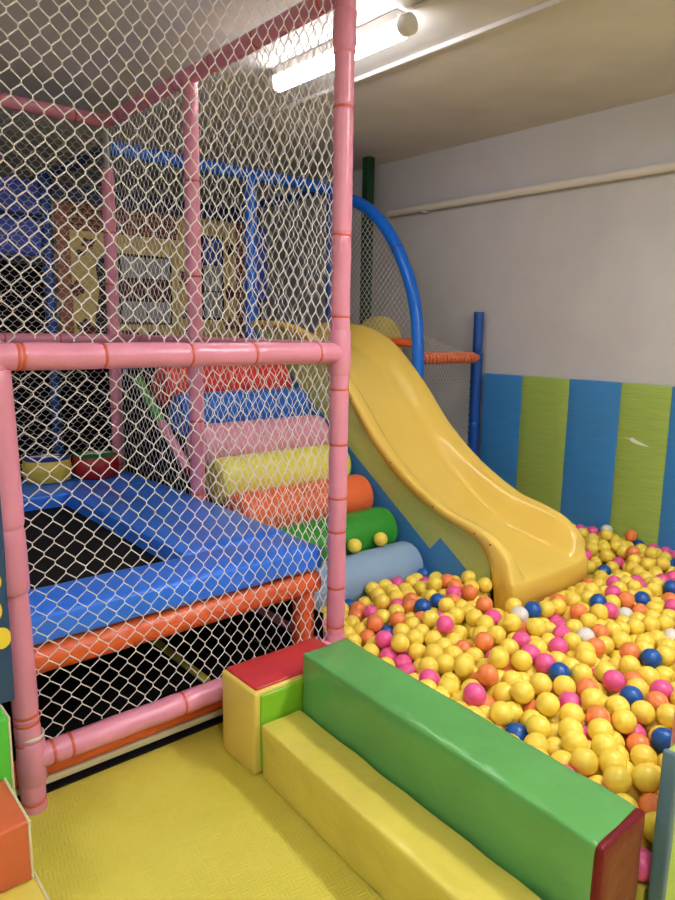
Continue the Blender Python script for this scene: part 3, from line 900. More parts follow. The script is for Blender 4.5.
# striped pad and pink post at the pit's near right end
np_ = thing('end_padding', 'grey-edged green padding closing the near right end of the pit', 'padding', (1.9, .6, 0))
bm = soft_box(1.543, XW - .06, .578, .612, 0, .497, .006, .002, .002, 12, .1)
link('panel', bm, M['fab_green'], np_)
M['edge_grey'] = vinyl('grey_blue_edge', srgb(92, 120, 138), 0.45, 0.2)
link('edge_strip', soft_box(1.534, 1.550, .576, .614, 0, .500, .005, .001, .002, 13), M['edge_grey'], np_)['label'] = 'grey blue edge strip'
o = thing('pit_post', 'pink padded post at the right edge of the pit', 'post', (1.775, .655, 0))
link('padding', foam_tube(bmesh.new(), (1.775, .652, 0), (1.775, .652, 2.6), .037, [.3, .62, .8]), M['pink'], o)

# ------------------------------------------------------------------ left steps and printed panel
def step(name, x0, x1, y0, y1, z0, z1, mat, lab, seed, piping=True):
    t = thing(name, lab, 'foam step', ((x0 + x1) / 2, (y0 + y1) / 2, z0), 'foam steps left of the cage')
    link('body', soft_box(x0, x1, y0, y1, z0, z1, .008, .003, .003, seed), mat, t)
    if piping:
        bm = bmesh.new(); r = .0035; q = .001
        tube(bm, line((x1 - q, y0 + q, z1 - q), (x1 - q, y1, z1 - q), 8), r, 6); link('piping', bm, M['piping'], t)
        bm = bmesh.new(); tube(bm, line((x1 - q, y0 + q, z0 + .004), (x1 - q, y0 + q, z1), 6), r, 6); link('piping', bm, M['piping'], t)
    return t
step('foam_step', -.5, .423, 1.25, 1.826, 0, .098, M['yellow_vinyl'], 'lowest yellow foam step at the lower left', 21)
step('foam_step', -.5, .414, 1.617, 1.826, .100, .262, M['step_orange'], 'orange foam step resting on the yellow step', 22)
step('foam_step', -.5, .437, 1.834, 1.972, 0, .425, M['step_green'], 'tall bright green foam step beside the pink post foot', 23)
pn = thing('flower_panel', 'dusk blue panel with yellow petals left of the pink post', 'panel', (.1, 1.92, .43))
bm = soft_box(-.5, .472, 1.905, 1.935, .431, 1.15, .006, .002, .002, 25, .1); link('board', bm, M['panel_navy'], pn)
for (x, z, rx, rz) in ((.448, .62, .025, .03), (.425, .70, .03, .036), (.43, .78, .028, .03), (.36, .60, .035, .03), (.34, .74, .035, .04), (.30, .67, .03, .035)):
    bm = bmesh.new(); out = [(min(.4715, x + rx * math.cos(2 * PI * q / 16)), z + rz * math.sin(2 * PI * q / 16)) for q in range(16)]
    poly_prism(bm, out, 'y', 1.9, 1.906); link('petal', bm, M['petal'], pn, False)

# ------------------------------------------------------------------ ball pit
def pit_z(x, y):
    z = .115 - .07 * min(1, max(0, (x - 1.6) / 1.3)) + .06 * min(1, max(0, (x - 3.3) / .7))
    return max(.012, z - .06 * math.exp(-((x - 2.65)**2 + (y - 1.72)**2) / .12))
bm = bmesh.new()
n_ = 40; m_ = 14; A_ = []; B_ = []
xs = [1.54 + (4.18 - 1.54) * i / n_ for i in range(n_ + 1)]
for x in xs:
    y0 = .625
    y1 = 3.2 if x > 3.46 else (1.88 if x > 2.72 else (2.35 if x > 1.8 else 1.70))
    yv = [y0 + (y1 - y0) * j / m_ for j in range(m_ + 1)]
    A_.append([bm.verts.new((x, q, pit_z(x, q))) for q in yv]); B_.append([bm.verts.new((x, q, .001)) for q in yv])
for i in range(n_):
    for j in range(m_):
        bm.faces.new((A_[i][j], A_[i + 1][j], A_[i + 1][j + 1], A_[i][j + 1]))
        bm.faces.new((B_[i][j], B_[i][j + 1], B_[i + 1][j + 1], B_[i + 1][j]))
    bm.faces.new((A_[i][0], B_[i][0], B_[i + 1][0], A_[i + 1][0]))
    bm.faces.new((A_[i][m_], A_[i + 1][m_], B_[i + 1][m_], B_[i][m_]))
for j in range(m_):
    bm.faces.new((A_[0][j], A_[0][j + 1], B_[0][j + 1], B_[0][j])); bm.faces.new((A_[n_][j], B_[n_][j], B_[n_][j + 1], A_[n_][j + 1]))
tag(based(link('pit_mat', bm, M['yellow_vinyl'], None, False), (2.8, 1.9, 0)), 'yellow foam mat under the balls of the pit', 'mat')
BALL_BIG = 'y1646,652,215,s24.0 y1758,738,258,b24.1 y1700,790,251,a24.1 p1571,651,154,f24.0 y1710,894,248,a24.8 o1712,694,213,r24.0 b2026,809,228,L3 y2004,927,244,f8.0 y1776,964,244,r2.5 y1734,1199,246,a2.0 y1884,1126,256,f4.1 y1924,821,206,q27.1 y1824,894,247,l3.4 y1868,1213,267,s19.3 p1746,1317,256,L18 y1776,1089,235,r2.0 y1763,837,248,a24.3 y2109,918,239,s8.0 y2011,1040,265,q20.2 p2214,1074,249,L20 o1891,1374,255,L19 y1887,942,249,q8.4 y1979,1216,256,q4.1 y1891,1480,244,b18.1 y2149,852,243,b3.1 y2034,1158,253,f4.0 y2079,1362,254,r19.2 y1699,652,149,s24.1 y1909,1053,242,f4.3 y2025,1425,256,t19.0 y1863,1282,233,s19.2 y2061,980,248,q8.1 b2527,1088,229,L9 p2141,1302,246,a4.0 y2172,1173,247,r4.0 b2165,985,243,L8 o1992,869,193,l27.0 y2433,1125,216,t20.1 y1837,1013,236,r2.4 o1957,989,244,q8.0 o2132,1575,235,b19.0 o2197,914,243,r8.0 y1911,1824,201,s13.1 y2313,1236,239,f5.1 y1928,1600,193,t23.2 y2366,1493,260,f1.1 b2112,1226,249,L4 p2284,937,246,r8.0 y2319,1577,262,q0.0 p2117,1766,244,f11.1 y1861,703,245,s27.1 p1902,1909,188,q13.0 y1803,723,196,t24.0 y2386,1032,224,f9.1 y1711,1051,216,s2.0 y2603,1068,225,r9.0 y1780,1457,208,r23.0 y1950,1764,172,s13.2 p2347,1376,222,b4.0 o1992,2060,182,a13.0 o2087,1101,250,l20.0 p1981,1104,234,f4.0 y1846,1612,203,b23.1 y2221,1582,235,q0.2 o2509,1164,231,l9.0 y2278,1139,234,a20.0 y2137,1865,230,s10.0 y2622,1256,212,r5.2 o2394,1778,257,l25.0 y2832,1300,198,s6.0 y2434,1366,221,l5.0 y1956,1682,196,b23.2 y2906,1268,198,a7.1 y2585,1587,250,r1.0 y1970,1324,224,r19.0 y2459,1006,212,s9.1 b2510,1607,258,L1 y2248,1005,236,t8.0 y2171,1482,229,f0.1 o2687,1489,242,q14.0 p2249,1481,238,f0.0 y1826,1221,202,b2.1 y2647,1417,231,b5.0 y2760,1432,240,f14.0 b1746,1145,191,L2 y1999,1826,195,r13.2 y2977,1237,196,a7.0 y1780,1029,185,r2.2 o3010,1436,235,l15.0 y2195,2221,178,q28.1 y2313,1766,222,q25.3 o2471,1285,218,s5.0 p1791,1558,193,b23.0 y2061,1778,190,f10.3 y2322,1934,220,s11.0 o2088,2011,188,t13.0 b2235,2001,215,L10 y2287,1689,227,q25.2 y2662,1577,243,r1.2 y2506,2168,212,s12.1 y2283,1844,213,s11.2 o2605,1340,219,r5.0 p2160,1380,246,t19.0 y1636,697,152,f24.0 w2515,1355,224,L5 o2579,2006,198,a0.0 y1752,782,194,a24.0 y2547,1426,228,a5.0 y2822,1596,227,l14.1 y2765,1173,207,l7.1 b3135,1420,210,L15 w2416,1609,259,L0 y2068,1570,190,a19.0 y1709,959,205,s2.2 y2681,1324,216,q6.0 y1975,764,189,f27.0 p2054,915,184,l3.0 y2014,1630,192,a19.3 p1881,1777,138,s13.1 y2154,897,180,a27.0 p2836,1424,228,s14.0 p2470,1435,217,l5.0 y2550,1289,201,s5.0 y2017,1920,184,r13.0 y2236,1399,240,a4.1 y1825,1143,208,t2.0 b2865,1496,240,L14 y3341,1458,196,t15.1 y2585,1144,225,a9.0 o2238,2075,191,l10.0 y2202,1760,180,s11.4 p1876,1855,139,f13.0 y2065,2088,180,b13.1 o1932,2042,136,l13.0 y1857,715,140,r24.0 p2363,1707,227,q25.0 o2310,1050,222,b8.0 y3804,1625,186,b16.1 y2103,1934,186,q10.1 y2385,1282,229,f5.0 y2486,2232,172,f12.0 y3743,1925,167,b17.0 o2094,1643,187,a19.0 y2041,1703,190,b23.5 y1848,1071,185,r2.1 p3029,1511,238,t14.0 b2346,2008,210,L11 y3732,1676,185,a16.4 y2901,1566,227,l14.0 y2210,1239,232,t4.1 y3111,1348,192,s15.0 p2091,2188,158,a13.0 y3626,1965,112,t26.0 y3935,1752,188,a16.7 y2288,2219,178,f28.0 y2678,1184,212,b9.0 o3038,1380,188,f15.0 y2936,1466,229,r14.0 y3338,1557,180,a15.0 y1985,2200,133,t22.1 y2244,1315,218,b4.0 y2120,1717,184,f11.4 p2483,2027,208,t11.0 o4132,1978,206,t26.0 y2395,1452,200,b4.1 o1799,1310,198,s18.0 y2254,2311,169,l28.1 o1893,1181,201,t2.0 y2986,1599,233,a14.0 y2165,2097,176,t13.0 b3424,1409,203,L16 y1918,1108,188,r2.3 y2284,2383,169,l28.2 y2690,1097,220,f7.0 y4042,2090,198,b17.9 y3826,1869,189,t17.3 y2492,2310,178,t28.0 w2961,1412,179,L6 o2057,2252,129,t22.0 y2486,1510,205,l5.1 p1834,1706,141,a23.0 y2072,1855,188,f10.1 y3731,2016,188,b26.0 y1962,2114,134,r22.0 y3865,1936,202,t17.4 y2220,1655,207,b19.3 o3800,1798,208,t17.1 o2130,2322,125,t22.1 y1767,902,194,s2.3 y1945,932,191,l3.2 y3797,1974,194,b17.1 y1854,2047,140,s22.0 y3735,1755,184,r17.6 y1752,1373,201,q18.0 y1843,1501,186,r23.1 y1842,1925,141,q13.1 y3010,1307,189,s15.1 o2582,2153,211,t11.0 y3187,1561,209,a15.2 o2557,2080,210,t11.1 y2332,2291,174,q28.0 y3596,1661,171,b15.1 y2484,1687,256,r25.0 y1881,885,195,l3.1 y2465,1190,172,b20.0 y2119,1349,188,l4.1 p3242,1618,207,s17.0 y2757,1328,197,f6.1 y2391,2085,195,a11.0 y1822,835,196,a24.2 y2361,2371,170,l28.0 o2297,2130,189,a10.0 y3704,1866,119,t17.0 p3656,2013,166,b26.0 y2936,1338,186,r6.0 y3968,2215,191,b26.7 y2391,1902,203,r11.3 p3210,1306,189,f16.0 b2663,2385,161,L12 y1837,1398,205,a18.0 y3428,1487,196,l16.1 w2838,1146,202,L7 o3363,1386,161,f16.0 y3649,1718,167,b15.2 y2203,2350,121,a13.3 y1735,1263,201,s18.0 p2439,2365,166,b28.0 y3704,1972,119,a17.0 y2360,1830,211,r11.4 p3781,1871,125,t17.0 y3545,1597,169,b15.0 y1988,1394,194,s19.0 o2728,1618,237,r1.0 y3098,1272,180,b7.0 y2087,843,194,a3.0 y1884,2120,139,t22.0 o2378,1556,216,f0.0 y3621,1581,175,a16.0 b3626,1873,112,L17 o2065,1407,191,r19.0 y2702,1541,186,a5.1 y2864,1369,180,f6.0 y3297,1722,149,b14.0 y3393,1625,172,a15.1 p2614,1554,186,s1.0 y1944,1494,190,l19.0 y2042,1330,193,r19.1 y2020,1475,196,b19.0 y2582,1243,147,b20.1 p2223,2148,170,f28.0 p4049,2193,193,b17.0 o2418,1975,201,r11.0 b2042,2034,129,L13 y2187,1120,192,q20.0 y2368,2215,172,r28.1 y1651,743,214,l24.0 y3546,1848,105,q17.0 y2498,1264,148,a20.1 o1915,1422,199,q19.0 y2417,2284,164,r28.0 y2257,1088,179,f20.0 p1898,994,192,q8.0 y2354,1630,217,q0.1 y3246,1461,190,t15.0 y1620,1224,260,f18.0 y1907,1968,137,q13.0 y3800,2051,198,b26.2 y1715,1499,204,l23.0 p2562,1496,196,q14.0 y1695,1424,214,s23.0 y1701,840,192,l24.1 y3121,1598,189,t14.0 p3570,1522,171,a16.0 y1866,769,196,t24.1 y1992,1555,196,a19.1 y2386,1333,169,q5.0 y2280,1730,161,b19.5 p3653,1502,174,b16.0 y4046,1717,144,b16.3 o2181,1955,183,f10.0 y2779,1271,148,a9.1 y2205,1832,211,s11.1 p3469,1612,162,r17.0 p1742,720,146,s24.0 w4123,2137,203,b17.0 y3295,1421,145,r15.0 y3107,1709,154,a14.1 y1902,1334,189,s19.1 y3449,1692,161,s17.2 y1912,1706,137,a23.1 y1964,1043,188,q20.7 p4155,1765,144,b16.2 b2142,2397,109,b22.0 o3405,1840,93,f26.0 y2190,2026,153,q10.0 p4083,2298,174,a17.1 y2710,1392,194,t5.0 y3866,2092,198,b26.4 y3249,1840,81,q26.0'
